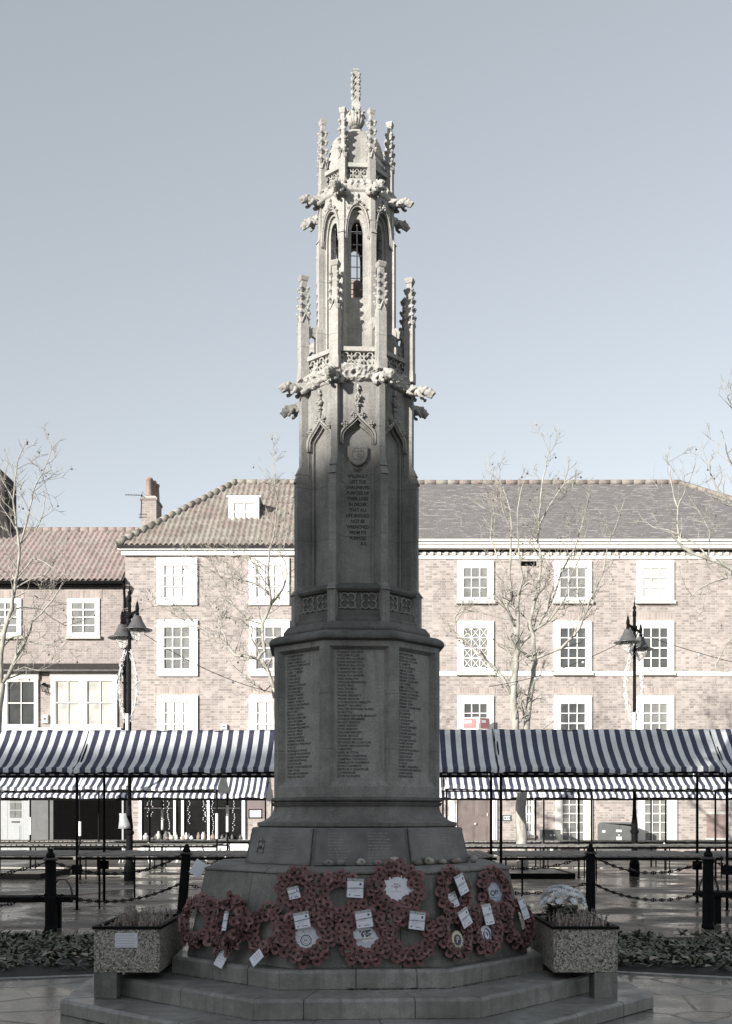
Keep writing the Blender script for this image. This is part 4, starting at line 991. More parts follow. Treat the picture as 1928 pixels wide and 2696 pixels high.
# ---- left building
lb = thing('low_brick_house', 'lower old brick house with orange pantile roof at the left edge', 'building')
X0l, X1l = -20, X0m-.02; ZEl = fzz(1545)
mb = MB(); mb.box(X0l, X1l, FD+.04, FD+8, 0, ZEl); part('wall', mb, M['brick_old'], lb)
ye, ze, yr, zr = FD-.35, ZEl+.22, 48.0, PZ(1398, 48)
mb = MB(); tiles(mb, X0l, X1l+.02, ye, ze, yr, zr, courses=14, seed=5); rfl = part('roof', mb, M['pantile'], lb, True)
mb = MB(); mb.poly([(X0l, ye+.03, ze-.03), (X1l, ye+.03, ze-.03), (X1l, yr, zr-.03), (X0l, yr, zr-.03)]); mb.poly([(X1l, 52.4, ze-.03), (X0l, 52.4, ze-.03), (X0l, yr, zr-.03), (X1l, yr, zr-.03)]); part('roof_deck', mb, M['pantile'], rfl)
mb = MB(); ridge(mb, (X0l, yr, zr+.03), (X1l, yr, zr+.03), .14, .4); part('ridge_tiles', mb, M['pantile'], rfl, True)
mb = MB(); mb.box(X0l, X1l, FD-.28, FD+.04, ZEl+.0, ZEl+.09); part('eaves_board', mb, M['iron'], lb)
gutter(lb, X0l, X1l, FD-.36, ZEl+.10, 'iron', .07)
mb = MB(); xp = fx(331); mb.tube([(xp, FD-.36, ZEl+.08), (xp, FD-.3, ZEl-.1), (xp-.03, FD-.08, ZEl-.5), (xp-.03, FD-.08, .3)], .055, 7)
for z in (3, 5, 7, 9): mb.box(xp-.12, xp+.06, FD-.15, FD-.0, z, z+.06)
part('rainwater_pipe', mb, M['iron'], lb)
for x0, x1, gm in ((177, 262, 'glass_grey'), (-28, 56, 'glass_grey')):
    window(lb, x0, x1, 1576, 1674, (x0+10, x1-10, 1586, 1668), 2, [.26, .52, .76], gm, .76, frame='white', depth=.06, yoff=.034)
    mb = MB(); mb.box(fx(x0)-.1, fx(x1)+.1, FD+.026, FD+.039, fzz(1576)+.01, fzz(1576)+.38); part('brick_lintel', mb, M['brick_lintel'], lb)
bay = link('ground_bay', None, lb, loc=(0, 0, 0))
mb = MB(); zt0 = fzz(1766); mb.loft([[(fx(-60), FD-.42, zt0), (fx(322), FD-.42, zt0), (fx(322), FD+.03, zt0+.30), (fx(-60), FD+.03, zt0+.30)], [(fx(-60), FD-.42, zt0-.07), (fx(322), FD-.42, zt0-.07), (fx(322), FD+.03, zt0-.07), (fx(-60), FD+.03, zt0-.07)]]); part('lead_flashing', mb, M['steel'], bay)
mb = MB(); mb.box(fx(-60), fx(322), FD-.22, FD+.039, fzz(1927), fzz(1917)); mb.box(fx(-60), fx(322), FD-.12, FD+.039, fzz(1942), fzz(1927)-.002); part('bay_sill', mb, M['cream'], bay, bevel=.01)
mb = MB(); mb.box(fx(133), fx(311), FD-.10, FD+.039, fzz(1788), fzz(1767)); mb.box(fx(-30), fx(103), FD-.10, FD+.039, fzz(1790), fzz(1770)); part('window_head', mb, M['cream'], bay, bevel=.01)
window(lb, 135, 222, 1788, 1917, (147, 212, 1792, 1909), 2, [.5], 'glass_cream', .5, frame='cream', sill=False, yoff=.034, depth=.10, bar=.03)
window(lb, 222.3, 309, 1788, 1917, (229, 300, 1792, 1909), 2, [.5], 'glass_cream', .5, frame='cream', sill=False, yoff=.034, depth=.10, bar=.03)
window(lb, 5, 101, 1790, 1917, (20, 92, 1794, 1909), 2, [.5], 'glass_dark', .5, frame='cream', sill=False, yoff=.034, depth=.10, bar=.03)
window(lb, -75, 2, 1790, 1917, (-68, -4, 1794, 1909), 2, [.5], 'glass_dark', .5, frame='cream', sill=False, yoff=.034, depth=.10, bar=.03)
# ground storey of the left house: grey door, dark openings
mb = MB(); ztop = fzz(2060)
mb.box(fx(143), fx(322), FD-.0, FD+.038, .12, ztop); part('dark_opening', mb, M['void'], lb)  # flat black slab in place of the shade of a deep opening
mb = MB(); mb.box(fx(82), fx(141), FD-.06, FD+.038, .12, ztop); part('shutter', mb, M['cabinet'], lb)
mb = MB()
for a, b in ((64, 80), (322.5, 331), (-40, -30)): mb.box(fx(a), fx(b), FD-.12, FD+.038, .12, ztop)
mb.box(fx(-60), fx(326), FD-.16, FD+.038, ztop+.002, ztop+.5); part('pilaster', mb, M['greypaint'], lb, bevel=.008)
dr = panel_door(lb, 22, 63, 2062, 'greypaint', cols=1, rows=((.05, .40),), knob=False)
mb = MB(); w = fx(63)-fx(22); hd = ztop-.12
for i in range(2):
    for j in range(4): mb.box(-w*.36+i*w*.38, -w*.36+i*w*.38+w*.33, -.075, -.052, hd*.5+j*hd*.115, hd*.5+j*hd*.115+hd*.1)
part('door_glazing', mb, M['glass_grey'], dr)
mb = MB(); mb.box(-w*.25, w*.25, -.085, -.06, hd*.43, hd*.43+.06); part('letter_plate', mb, M['steel'], dr)
mb = MB(); mb.box(fx(-30), fx(21), FD-.05, FD+.038, .12, ztop-.01)
for i in range(2):
    for j in range(4): pass
part('side_panel', mb, M['greypaint'], lb)
# small wall things
def wallbox(name, label, cat, x0, x1, y0, y1, mat, mark=None, d=.14, yo=0):
    o = thing(name, label, cat, ((fx(x0)+fx(x1))/2, FD+yo-.002, fzz(y1))); w = fx(x1)-fx(x0); h = fzz(y0)-fzz(y1)
    m = MB(); m.loft([[(-w*.5*q, -yd, z) for q, yd, z in ()]]) if False else None
    m = MB(); m.loft([[(-w/2, 0, 0), (w/2, 0, 0), (w/2*.92, -d, .02), (-w/2*.92, -d, .02)], [(-w/2, 0, h), (w/2, 0, h), (w/2*.92, -d, h*.93), (-w/2*.92, -d, h*.93)]]); part('case', m, M[mat], o, bevel=.012)
    m = MB(); m.box(-w*.25, w*.25, -d-.004, -d-.001, h*.35, h*.68); part('badge', m, M[mark or 'cabinet'], o)
    return o
wallbox('alarm_box', 'white burglar alarm box on the brick wall of the tall house', 'alarm box', 583, 599, 1907, 1922, 'white')
wallbox('alarm_box', 'white burglar alarm box between the first-floor windows of the low brick house', 'alarm box', 112, 127, 1882, 1905, 'white', yo=.04)
o = thing('bracket_lantern', 'small black lantern on the wall of the low brick house', 'lantern', (fx(119), FD+.03, fzz(1827)))
mb = MB(); h = .36; mb.tube([(0, 0, 0), (.06, -.14, .0), (.09, -.14, .10)], .015, 5); part('bracket', mb, M['iron'], o)
mb = MB(); mb.T = Matrix.Translation((0, -.14, .10))
for s_ in (-1, 1):
    for q in (-1, 1): mb.tube([(s_*.07, q*.07, 0), (s_*.11, q*.11, .24)], .014, 4)
mb.loft([[(-.12, -.12, .24), (.12, -.12, .24), (.12, .12, .24), (-.12, .12, .24)], [(-.03, -.03, .34), (.03, -.03, .34), (.03, .03, .34), (-.03, .03, .34)]]); mb.box(-.075, .075, -.075, .075, -.02, .0); part('cage', mb, M['iron'], o)
# chimney stack by the left edge, its shade put into the dark colour
o = thing('chimney_stack', 'dark soot-blackened chimney breast cut by the left edge above the low house', 'chimney', (PX(-30, 47.2), 47.2, 0))
def cp(x, y): return (PX(x, 47.2)-PX(-30, 47.2), PZ(y, 47.2))
mb = MB(); prf = [cp(-110, 1540), cp(32, 1540), cp(31, 1452), cp(26, 1400), cp(12, 1348), cp(12, 1252), cp(-110, 1252)]
mb.loft([[(x, y, z) for x, z in prf] for y in (0, 1.6)]); part('stack', mb, M['soot'], o)
mb = MB(); prf = [cp(-110, 1250), cp(8, 1250), cp(2, 1236), cp(-110, 1236)]; mb.loft([[(x, y, z) for x, z in prf] for y in (-.1, 1.7)]); part('cap', mb, M['soot'], o)
# agent's board
o = thing('agent_sign_board', 'red and white V-shaped letting board fixed below a window', 'sign', (PX(1258, 43.4), 43.7, PZ(1935, 43.4)))
ksx = 43.4/F; h = 46*ksx
for s_, xx in ((-1, (1220, 1256)), (1, (1262, 1291))):
    m = MB(); x0 = (xx[0]-1258)*ksx; x1 = (xx[1]-1258)*ksx; ya = lambda x: -.55+abs(x)*.75
    q = [(x0, ya(x0), 0), (x1, ya(x1), 0), (x1, ya(x1), h), (x0, ya(x0), h)]
    m.loft([[Vector(p)+Vector((0, .0, 0)) for p in q], [Vector(p)+Vector((0, .05, 0)) for p in q]]); b = part('board', m, M['white'], o)
    u = (Vector(q[1])-Vector(q[0])); L = u.length; u.normalize(); n = Vector((u.y, -u.x, 0)); Mx = Matrix.Identity(4); Mx.col[0][:3] = u; Mx.col[1][:3] = (0, 0, 1); Mx.col[2][:3] = n; Mx.col[3][:3] = Vector(q[0])+n*.004
    m = MB(); m.T = Mx; m.box(.03, L-.03, h*.36, h-.04, 0, .004); rp = part('red_panel', m, M['agentred'], b)
    m = MB(); m.T = Mx; m.box(.10, L*.6, h*.68, h*.84, .005, .008); part('logo_block', m, M['card'], rp)
    m = MB(); m.add(text_mb('TO LET', .17, 'CENTER', .004), Mx @ Matrix.Translation((L/2, h*.12, .004))); part('lettering', m, M['cabinet'], b)
m = MB(); m.tube([(0, -.5, -1.2), (0, -.5, h)], .03, 6); part('pole', m, M['white'], o)
# unseen building behind the viewer, its stepped heights shaped to shade memorial and awnings
bk = thing('terrace_building', 'tall brick terrace with chimneys across the road, out of the picture behind the viewer', 'building', (-40, -37.4, 0))
ct = math.tan(SUN_EL)/math.cos(SUN_AZ)
HB = 4.95+ct*(9.4+37.4)
mb = MB(); mb.box(-45, -4, -1.2, 0, 0, HB+1.15); mb.box(-4, 1.3, -1.2, 0, 0, HB+1.7); mb.box(-45, 1.3, -9, -1.21, 0, HB-.5); mb.box(1.3, 34, -9, 0, 0, HB); part('wall', mb, M['brick'], bk)
for i in range(12):
    for j in range(5):
        m = MB(); m.box(-.6, .6, -.02, .05, 0, 1.9); part('window', m, M['glass_dark'], bk, loc=(-42+i*6, 0, 2+j*4))
# ================================================================ bare winter trees
def tree(name, label, foot, d, limbs, seed, group='bare trees round the square', top=None, dens=1.0, depth_spread=1.6):
    """limbs = [(pixel path, r0, r1)], real limbs at distance about d; twigs grow from them"""
    rng = random.Random(seed); o = thing(name, label, 'tree', (PX(foot, d), d, 0), 0, group); ox = PX(foot, d)
    trunk = MB(); crown = MB(); twig = MB(); balls = MB()
    def grow(p, v, L, r, lev):
        n = 3 if lev > 1 else 4; pts = [p.copy()]; q = p.copy(); dr = v.normalized()
        for i in range(n):
            dr = (dr+Vector((rng.uniform(-.28, .28), rng.uniform(-.28, .28), rng.uniform(-.12, .26)))).normalized()
            q = q+dr*L/n; pts.append(q.copy())
        rad = [r*(1-.72*i/n) for i in range(n+1)]
        (crown if r > .017 else twig).tube(pts, rad, 5 if r > .017 else 3, False)
        if lev >= 3:
            if rng.random() < .05: c = pts[-1]+Vector((rng.uniform(-.05, .05), 0, -rng.uniform(.03, .14))); balls.ball(c, rng.uniform(.02, .03), 6, 4); balls.tube([pts[-1], c], .004, 3)
            return
        k = int((3 if lev == 0 else 3 if lev == 1 else 2.4)*dens+rng.random())
        for j in range(k+1):
            t = rng.uniform(.25, .98); i = min(int(t*n), n-1); b = pts[i]+(pts[i+1]-pts[i])*(t*n-i)
            a = rng.uniform(0, 6.28); side = dr.orthogonal().normalized(); side = Matrix.Rotation(a, 3, dr) @ side
            nv = dr*rng.uniform(.5, 1.0)+side*rng.uniform(.5, 1.0)+Vector((0, 0, .22))
            grow(b, nv, L*rng.uniform(.45, .68), max(r*(.62 if lev < 1 else .6)*(1-.4*t), .0062), lev+1)
    for li, (path, r0, r1) in enumerate(limbs):
        n = len(path); yo = rng.uniform(-depth_spread, depth_spread) if li > 1 and n > 4 else 0
        pts = []
        for i, (x, y) in enumerate(path):
            t = i/(n-1); dd = d+yo*t; pts.append(Vector((PX(x, dd)-ox, dd-d, PZ(y, dd))))
        # refine with a little wander
        fine = []
        for a, b in zip(pts, pts[1:]):
            for s in (0, .5): fine.append(a.lerp(b, s)+(Vector((rng.uniform(-1, 1), rng.uniform(-1, 1), rng.uniform(-.5, .5)))*.028 if s else Vector()))
        fine.append(pts[-1]); m = len(fine); rad = [r0+(r1-r0)*i/(m-1) for i in range(m)]
        (trunk if li == 0 else crown).tube(fine, rad, 9 if li == 0 else 7, True)
        if li == 0 and r0 > .09: continue
        tot = sum((b-a).length for a, b in zip(fine, fine[1:])); cnt = int(tot*3.3*dens)+2
        for j in range(cnt):
            t = (j+rng.random())/cnt; t = .12+.88*t; i = min(int(t*(m-1)), m-2); p = fine[i].lerp(fine[i+1], t*(m-1)-i); dr = (fine[i+1]-fine[i]).normalized()
            side = Matrix.Rotation(rng.uniform(0, 6.28), 3, dr) @ dr.orthogonal().normalized()
            r = rad[i]; L = rng.uniform(.45, 1.15)*(1.1-.45*t)
            grow(p, dr*.6+side*.9+Vector((0, 0, .25)), L, max(min(r*.5, .026), .009), 1)
        grow(fine[-1], (fine[-1]-fine[-2]), rng.uniform(.25, .5), max(r1*.9, .009), 2)
    part('trunk', trunk, M['bark'], o, True); part('branches', crown, M['bark'], o, True); part('twigs', twig, M['twig'], o)
    if balls.v: part('seed_balls', balls, M['deadseed'], o, True)['kind'] = 'stuff'
    return o
def c3(pts): return [(1100+x/3.609, 1550+y/3.609) for x, y in pts]
def c3u(pts): return [(1100+x/3.609, 1150+y/3.609) for x, y in pts]
tree('bare_plane_tree', 'pale forked bare tree in the raised bed right of the memorial', 1376, 30, [
    ([(1378, 2297), (1374, 2230), (1372, 2160), (1376, 2090), (1374, 2010)], .17, .13),
    ([(1374, 2010)]+c3([(925, 1330), (925, 1180), (910, 1050), (925, 800), (935, 650), (950, 560)]), .12, .075),
    ([(1376, 2020)]+c3([(1035, 1330), (1050, 1180), (1080, 950), (1100, 750), (1120, 680)]), .10, .065),
    (c3([(950, 560), (930, 400), (850, 200), (850, 100)])+c3u([(890, 1560), (870, 1300), (885, 1000), (880, 700), (800, 460), (780, 400)]), .06, .014),
    (c3([(940, 480), (955, 330), (950, 150), (975, 0)])+c3u([(960, 1500), (1000, 1350), (960, 1050), (950, 700), (990, 480)]), .05, .012),
    (c3([(960, 560), (1060, 450), (1130, 380), (1230, 200), (1300, 60)])+c3u([(1360, 1300), (1500, 1050), (1560, 850), (1620, 650)]), .05, .012),
    (c3([(1120, 680), (1060, 650), (990, 600), (950, 560)]), .055, .05),
    (c3([(1120, 680), (1100, 450), (1070, 300), (1100, 180), (1140, 50)])+c3u([(1150, 1450), (1170, 1250), (1165, 1100), (1140, 1000), (1150, 750), (1170, 560), (1190, 400), (1230, 200), (1255, 110)]), .058, .010),
    (c3([(1130, 660), (1360, 570), (1480, 450), (1560, 340), (1610, 210)])+[(1560, 1570), (1590, 1500), (1600, 1440), (1640, 1330)], .045, .010),
    (c3([(895, 1000), (760, 780), (700, 730), (560, 600), (480, 520), (400, 460), (360, 400), (350, 280), (430, 130)]), .05, .018),
    (c3([(1130, 380), (1250, 300), (1400, 100)])+c3u([(1430, 1400), (1540, 1150), (1600, 900)]), .035, .010),
    (c3u([(1150, 850), (1230, 700), (1290, 600), (1390, 450), (1430, 290)]), .026, .008),
    (c3u([(880, 1350), (760, 1150), (690, 950), (700, 800), (750, 620)]), .028, .008),
    (c3u([(885, 900), (810, 700), (790, 540)]), .02, .008),
    (c3([(940, 300), (800, 280), (640, 240), (560, 200)]), .026, .010)], 5, dens=.85)
def c4(pts): return [(300+x/3.53, 1600+y/3.53) for x, y in pts]
def c2(pts): return [(300+x/3.248, 1200+y/3.248) for x, y in pts]
tree('bare_plane_tree', 'bare tree half hidden behind the left side of the memorial', 742, 30, [
    ([(744, 2297), (742, 2150), (738, 2000), (730, 1880), (722, 1812)], .17, .075),
    (c4([(1490, 745), (1440, 600), (1380, 490), (1340, 470)])+c2([(1290, 1670), (1270, 1440), (1340, 1280)]), .062, .042),
    (c4([(1360, 480), (1230, 450), (1130, 445), (1060, 350), (980, 280), (850, 210), (770, 160), (640, 10)])+c2([(620, 1350), (480, 1280), (330, 1290), (200, 1330)]), .045, .010),
    (c2([(1340, 1280), (1335, 1170), (1320, 950), (1330, 800), (1380, 600), (1400, 400), (1380, 250), (1370, 70)]), .036, .009),
    (c2([(1330, 1190), (1240, 1100), (1050, 1040), (930, 1050), (800, 960), (650, 920), (560, 830)]), .03, .009),
    (c2([(1340, 1280), (1440, 1150), (1480, 1000), (1450, 800), (1500, 600)]), .03, .009),
    (c2([(1270, 1440), (1150, 1400), (1000, 1250), (900, 1200), (820, 1290)]), .026, .008),
    (c2([(1320, 950), (1200, 880), (1080, 850), (960, 860), (840, 800)]), .022, .008),
    (c2([(1380, 620), (1300, 520), (1290, 400), (1330, 300)]), .018, .008),
    (c4([(1060, 350), (1000, 200), (1010, 60)])+c2([(900, 1560), (920, 1400), (960, 1330)]), .02, .008),
    (c4([(1480, 700), (1400, 780), (1300, 690), (1180, 600)]), .018, .008),
    (c2([(1335, 1170), (1200, 1090), (1100, 1190), (1000, 1130)]), .018, .008)], 8, dens=1.0)
def c1(pts): return [(x/4.06, 1500+y/4.06) for x, y in pts]
def c0(pts): return [(x/4.06, 1150+y/4.06) for x, y in pts]
tree('bare_plane_tree', 'bare tree at the left edge in front of the orange pantile roof', -14, 29, [
    ([(-16, 2310), (-14, 2100), (-10, 1950), (-4, 1860), (6, 1800)], .18, .09),
    (c1([(20, 1220), (90, 1130), (150, 980), (230, 850), (280, 740)]), .06, .04),
    (c1([(20, 1220), (10, 900), (40, 700), (80, 560), (130, 420), (150, 250), (170, 100)])+c0([(190, 1400), (210, 1200), (190, 1020), (170, 880), (140, 680), (160, 450), (185, 280), (230, 165)]), .07, .010),
    (c1([(280, 740), (200, 700), (110, 740), (60, 800)]), .03, .015),
    (c1([(280, 740), (340, 560), (440, 470), (560, 330), (640, 200)])+c0([(680, 1500), (700, 1400)]), .03, .009),
    (c1([(290, 760), (480, 800), (640, 820), (820, 860)]), .024, .007),
    (c0([(210, 1150), (260, 1000), (300, 850), (340, 680), (380, 520), (450, 400), (520, 230), (575, 110)]), .030, .008),
    (c0([(380, 1000), (450, 850), (470, 720), (500, 600), (490, 540)]), .018, .007),
    (c1([(140, 300), (300, 220), (420, 310), (540, 330)]), .022, .007),
    (c1([(130, 430), (260, 400), (440, 420), (560, 520), (700, 600), (850, 560)]), .026, .007),
    (c1([(0, 1260), (100, 1130), (260, 1040), (420, 1080), (560, 1020)]), .022, .007),
    (c0([(190, 1500), (350, 1300), (460, 1330), (560, 1400), (700, 1450)]), .022, .007),
    (c0([(140, 680), (80, 560), (0, 400)]), .018, .007), (c0([(200, 1020), (110, 880), (0, 720)]), .02, .007)], 12, dens=.68)
def c5(pts): return [(1478+x/3.609, 1000+y/3.609) for x, y in pts]
tree('bare_plane_tree', 'bare tree reaching in from outside the right edge', 2075, 27, [
    ([(2075, 2320), (2078, 2100), (2070, 1900), (2060, 1700)], .18, .12),
    ([(2060, 1720), (2000, 1560), (1960, 1510), (1928, 1499)]+c5([(1400, 1700), (1240, 1650), (1140, 1580)]), .075, .035),
    (c5([(1140, 1580), (1120, 1500), (1110, 1220), (1070, 1100), (1040, 950), (1020, 720)]), .03, .008),
    (c5([(1110, 1220), (1160, 1100), (1180, 1000), (1230, 960)]), .016, .007),
    ([(2060, 1700), (2040, 1500), (1990, 1390), (1940, 1340)]+c5([(1600, 1170), (1480, 1030), (1410, 870), (1380, 750)]), .06, .009),
    ([(2040, 1500), (2020, 1350), (1980, 1260)]+c5([(1650, 850), (1570, 680), (1545, 560)]), .05, .008),
    ([(2040, 1480), (2030, 1250), (1985, 1120)]+c5([(1640, 300), (1600, 200), (1585, 130)]), .05, .009),
    ([(2060, 1700), (1990, 1540), (1928, 1518), (1884, 1530), (1843, 1550), (1800, 1580)], .04, .010),
    ([(2062, 1760), (1990, 1690), (1940, 1660), (1910, 1700), (1885, 1750), (1884, 1800)], .035, .009),
    ([(1866, 1471), (1830, 1430), (1760, 1395), (1720, 1388), (1700, 1370)], .02, .007),
    ([(1866, 1471), (1870, 1400), (1830, 1330)], .018, .007)], 15, dens=.45)
# ================================================================ market stalls
SR = R(-1.2)
def canopy_mb(W, D, ze, zr, seed, sag=.03, gather=False):
    rng = random.Random(seed); mb = MB(); nx = int(W/.0465); prof = []
    for i in range(3): prof.append((-.01, ze-.075+.0375*i, i/2-1))
    for i in range(1, 13): t = i/12; prof.append((t*D/2, ze+(zr-ze)*(.36*t+.64*t**1.75), t))
    for i in range(11, -1, -1): t = i/12; prof.append((D-t*D/2, ze+(zr-ze)*(.36*t+.64*t**1.75), t))
    prof.append((D+.01, ze-.075, -1))
    rows = []
    for i in range(nx+1):
        x = W*i/nx; col = []
        e = max(0, 1-min(x, W-x)/.22) if gather else 0
        for y, z, t in prof:
            k = max(0, 1-abs(t)) if t >= 0 else 1
            dz = -sag*math.sin(math.pi*x/W)**2*(1 if t < .9 else .2)*.8
            dz += .034*noise.noise(Vector((x*2.2+seed*9, y*3, 0)))*(1-max(t, 0))+.018*noise.noise(Vector((x*7+seed*5, y*5, 3)))
            if t < 0: dz += .012*noise.noise(Vector((x*9+seed, 0, 9)))*(-t)
            dy = .02*noise.noise(Vector((x*4, z*4, seed)))
            dx = .012*noise.noise(Vector((x*3, y*4, seed+4)))
            if e: dz -= .05*e*(.5+.5*math.sin(x*60))*(1-max(t, 0)); dy -= .03*e
            col.append((x+dx, y+dy, z+dz))
        rows.append(mb.pts(col))
    m = len(prof)
    for a, b in zip(rows, rows[1:]):
        for j in range(m-1): mb.face((a+j, b+j, b+j+1, a+j+1))
    return mb
def stall(x, d0, W, D, ze, zr, label, seed, posts=(1, 0), group=None, endflap=0, th=.90, td=None, clamps=False, sleeves=False, thick=.025, gather=False):
    y = d0-x*math.sin(-SR); o = thing('market_stall', label, 'market stall', (x, y, 0), SR, group); rng = random.Random(seed)
    part('canopy', canopy_mb(W, D, ze, zr, seed, gather=gather), M['canvas'], o, True)
    for s, xx in ((0, .0), (1, W)):
        if endflap & (1 << s):
            mb = MB(); prof = [(t*D/2, ze+(zr-ze)*(.36*t+.64*t**1.75)) for t in (i/6 for i in range(7))]; prof += [(D-a, b) for a, b in reversed(prof[:-1])]
            na = mb.pts([(xx+.01*(-1)**i, a, b) for i, (a, b) in enumerate(prof)]); nb = mb.pts([(xx+.03*math.sin(i*1.9), a*.92+D*.04, ze-.16-.05*math.sin(i*2.3)) for i, (a, b) in enumerate(prof)])
            for i in range(len(prof)-1): mb.face((na+i, na+i+1, nb+i+1, nb+i))
            part('end_flap', mb, M['canvas_end'], o, True)
    mb = MB(); 
    for yy, zz in ((0.03, ze-.09), (D-.03, ze-.09), (D/2, zr-.04)): mb.tube([(.0, yy, zz), (W, yy, zz)], .022, 6)
    mb.tube([(.0, .0, ze-.14), (W, .0, ze-.15)], .018, 6)
    part('top_rail', mb, M['iron'], o)
    for s, xx in ((0, .03), (1, W-.03)):
        if not posts[s]: continue
        for yy in (.05, D-.12):
            m = MB(); m.tube([(xx, yy, 0), (xx, yy, ze-.09)], thick, 8); m.lathe([(.045, 0), (.045, .01), (thick+.002, .012)], 8, (xx, yy, 0))
            p = part('post', m, M['iron'], o, True)
            if clamps:
                m = MB(); m.box(xx-.075, xx+.075, yy-.06, yy+.06, th-.32, th-.16); part('clamp_box', m, M['iron'], p, bevel=.006)
            if sleeves and rng.random() < .75:
                h = rng.uniform(.25, .8); z = rng.uniform(1.0, 1.35); m = MB(); m.tube([(xx, yy, z), (xx, yy, z+h)], thick+.012, 8); part('sleeve', m, M['wirewhite'], p)
        m = MB(); m.tube([(xx, .05, ze-.09), (xx, D/2, zr-.05), (xx, D-.05, ze-.09)], .018, 6); part('rafter', m, M['iron'], o)
    # slatted table
    TD = td or D
    mb = MB(); x = .05; i = 0
    while x < W-.12:
        w_ = rng.uniform(.10, .125); lift = rng.uniform(0, .008); sk = rng.uniform(-.01, .01)
        mb.loft([[(x, .0+sk, z), (x+w_, .0+sk, z), (x+w_, TD-.1+sk, z), (x, TD-.1+sk, z)] for z in (th-.025+lift, th+lift)]); x += .142; i += 1
    part('table_slats', mb, M['woodtop'], o)
    mb = MB(); mb.box(0.02, W-.02, .03, .07, th-.075, th-.028); mb.box(0.02, W-.02, TD-.2, TD-.16, th-.075, th-.028); part('table_rail', mb, M['iron'], o)
    for xx in ((.06, W-.06) if not clamps else (.30,)):
        for yy in (.12, TD-.2): mb = MB(); mb.tube([(xx+.1, yy, 0), (xx+.1, yy, th-.07)], .018, 6); part('table_leg', mb, M['iron'], o)
    return o
nm = {1: 'front', 2: 'second', 3: 'back'}
e1 = [-12.3, -8.65, -5.0, -1.4, 2.27, 6.1, 9.8]
lab1 = ['striped stall of the front row, partly outside the left edge', 'front-row striped stall at the left edge, left of the nearer left lamp', 'front-row striped stall running behind the left side of the memorial', 'front-row striped stall directly behind the memorial', 'front-row striped stall right of the memorial with a twisted canopy corner', 'front-row striped stall cut by the right edge']
for i in range(1, 6): stall(e1[i], 18.45, e1[i+1]-e1[i]-.02, 1.95, 2.44, 3.16, lab1[i], 10+i, (1, 1 if i == 5 else 0), 'striped market stalls in three rows', 0, .93, td=2.9, clamps=True, gather=True)
e2 = [-14.5, -10.9, -7.3, -3.73]; lab2 = ['second-row striped stall at the left edge of the picture', 'second-row striped stall behind the left lamp and bollards', 'second-row striped stall whose loose end flap hangs left of the memorial']
for i in range(1, 3): stall(e2[i], 27.3, e2[i+1]-e2[i]-.02, 1.95, 2.36, 3.05, lab2[i], 30+i, (1, 1 if i == 2 else 0), 'striped market stalls in three rows', 2 if i == 2 else 0, .88, sleeves=True)
e2 = [1.95, 5.5, 9.05, 12.6]; lab2 = ['second-row striped stall just right of the memorial above the raised tree bed', 'second-row striped stall in front of the right-hand street lamp', 'second-row striped stall by the right edge']
for i in range(0, 3): stall(e2[i], 26.6, e2[i+1]-e2[i]-.02, 1.95, 2.36, 3.05, lab2[i], 40+i, (1, 1 if i == 2 else 0), 'striped market stalls in three rows', 0, .88)
e3 = [-13.7, -10.1, -6.5, -2.95]; lab3 = ['back-row striped stall in front of the grey door at the left edge', 'back-row striped stall in front of the dark openings of the low house', 'back-row striped stall in front of the shop window, with a sagging end flap']
for i in range(0, 3): stall(e3[i], 32.2, e3[i+1]-e3[i]-.02, 1.95, 2.24, 2.92, lab3[i], 50+i, (1, 1 if i == 2 else 0), 'striped market stalls in three rows', 2 if i == 2 else 0, .86, sleeves=True)
e3 = [1.6, 5.25, 8.85, 12.4]; lab3 = ['back-row striped stall in front of the brown panelled door', 'back-row striped stall in front of the small grey cabinet', 'back-row striped stall in front of the shuttered opening at the right']
for i in range(0, 3): stall(e3[i], 32.2, e3[i+1]-e3[i]-.02, 1.95, 2.24, 2.92, lab3[i], 60+i, (1, 1 if i == 2 else 0), 'striped market stalls in three rows', 0, .86)
# ================================================================ bollards and chains
G = 'black bollards ringing the memorial'
bl = thing('bollard', 'b', 'bollard', group=G)
mb = MB(); mb.lathe([(.088, 0), (.088, .06), (.076, .07), (.073, .9), (.070, .985)], 24)
for i in range(16):
    a = 2*math.pi*i/16; mb.tube([(.0745*math.cos(a), .0745*math.sin(a), .08), (.0715*math.cos(a), .0715*math.sin(a), .96)], .005, 5)
part('shaft', mb, M['iron'], bl, True)
mb = MB(); mb.lathe([(.072, .984), (.100, .99), (.105, 1.005), (.10, 1.02), (.065, 1.03)], 20); part('collar', mb, M['steel'], bl, True)
mb = MB(); mb.lathe([(.062, 1.028), (.064, 1.06), (.05, 1.095), (.032, 1.11), (.04, 1.13), (.02, 1.16)], 14); part('finial', mb, M['iron'], bl, True)
BP = [(-6.9, 13.0, 'far-left bollard outside'), (-4.4, 15.1, 0), (-2.98, 17.5, 0), (-.72, 18.05, 0), (1.55, 18.05, 0), (3.67, 17.7, 0), (4.88, 15.45, 0), (7.2, 13.3, 0)]
BLAB = ['', 'black bollard at the left between the bench end and the flower bed', 'black leaning bollard behind the left planter', 'black bollard hidden behind the left of the memorial', 'black bollard hidden behind the right of the memorial', 'black bollard behind the white flowers of the right planter', 'black bollard at the right, nearest the right edge', '']
bs = []
for i, (x, y, _) in enumerate(BP):
    if not BLAB[i]: continue
    o = bl if not bs else dup(bl); o.location = (x, y, -.002); o.rotation_euler = (R(.4), R(4.2) if i == 2 else 0, R(7*i)); o['label'] = BLAB[i]; bs.append(o)
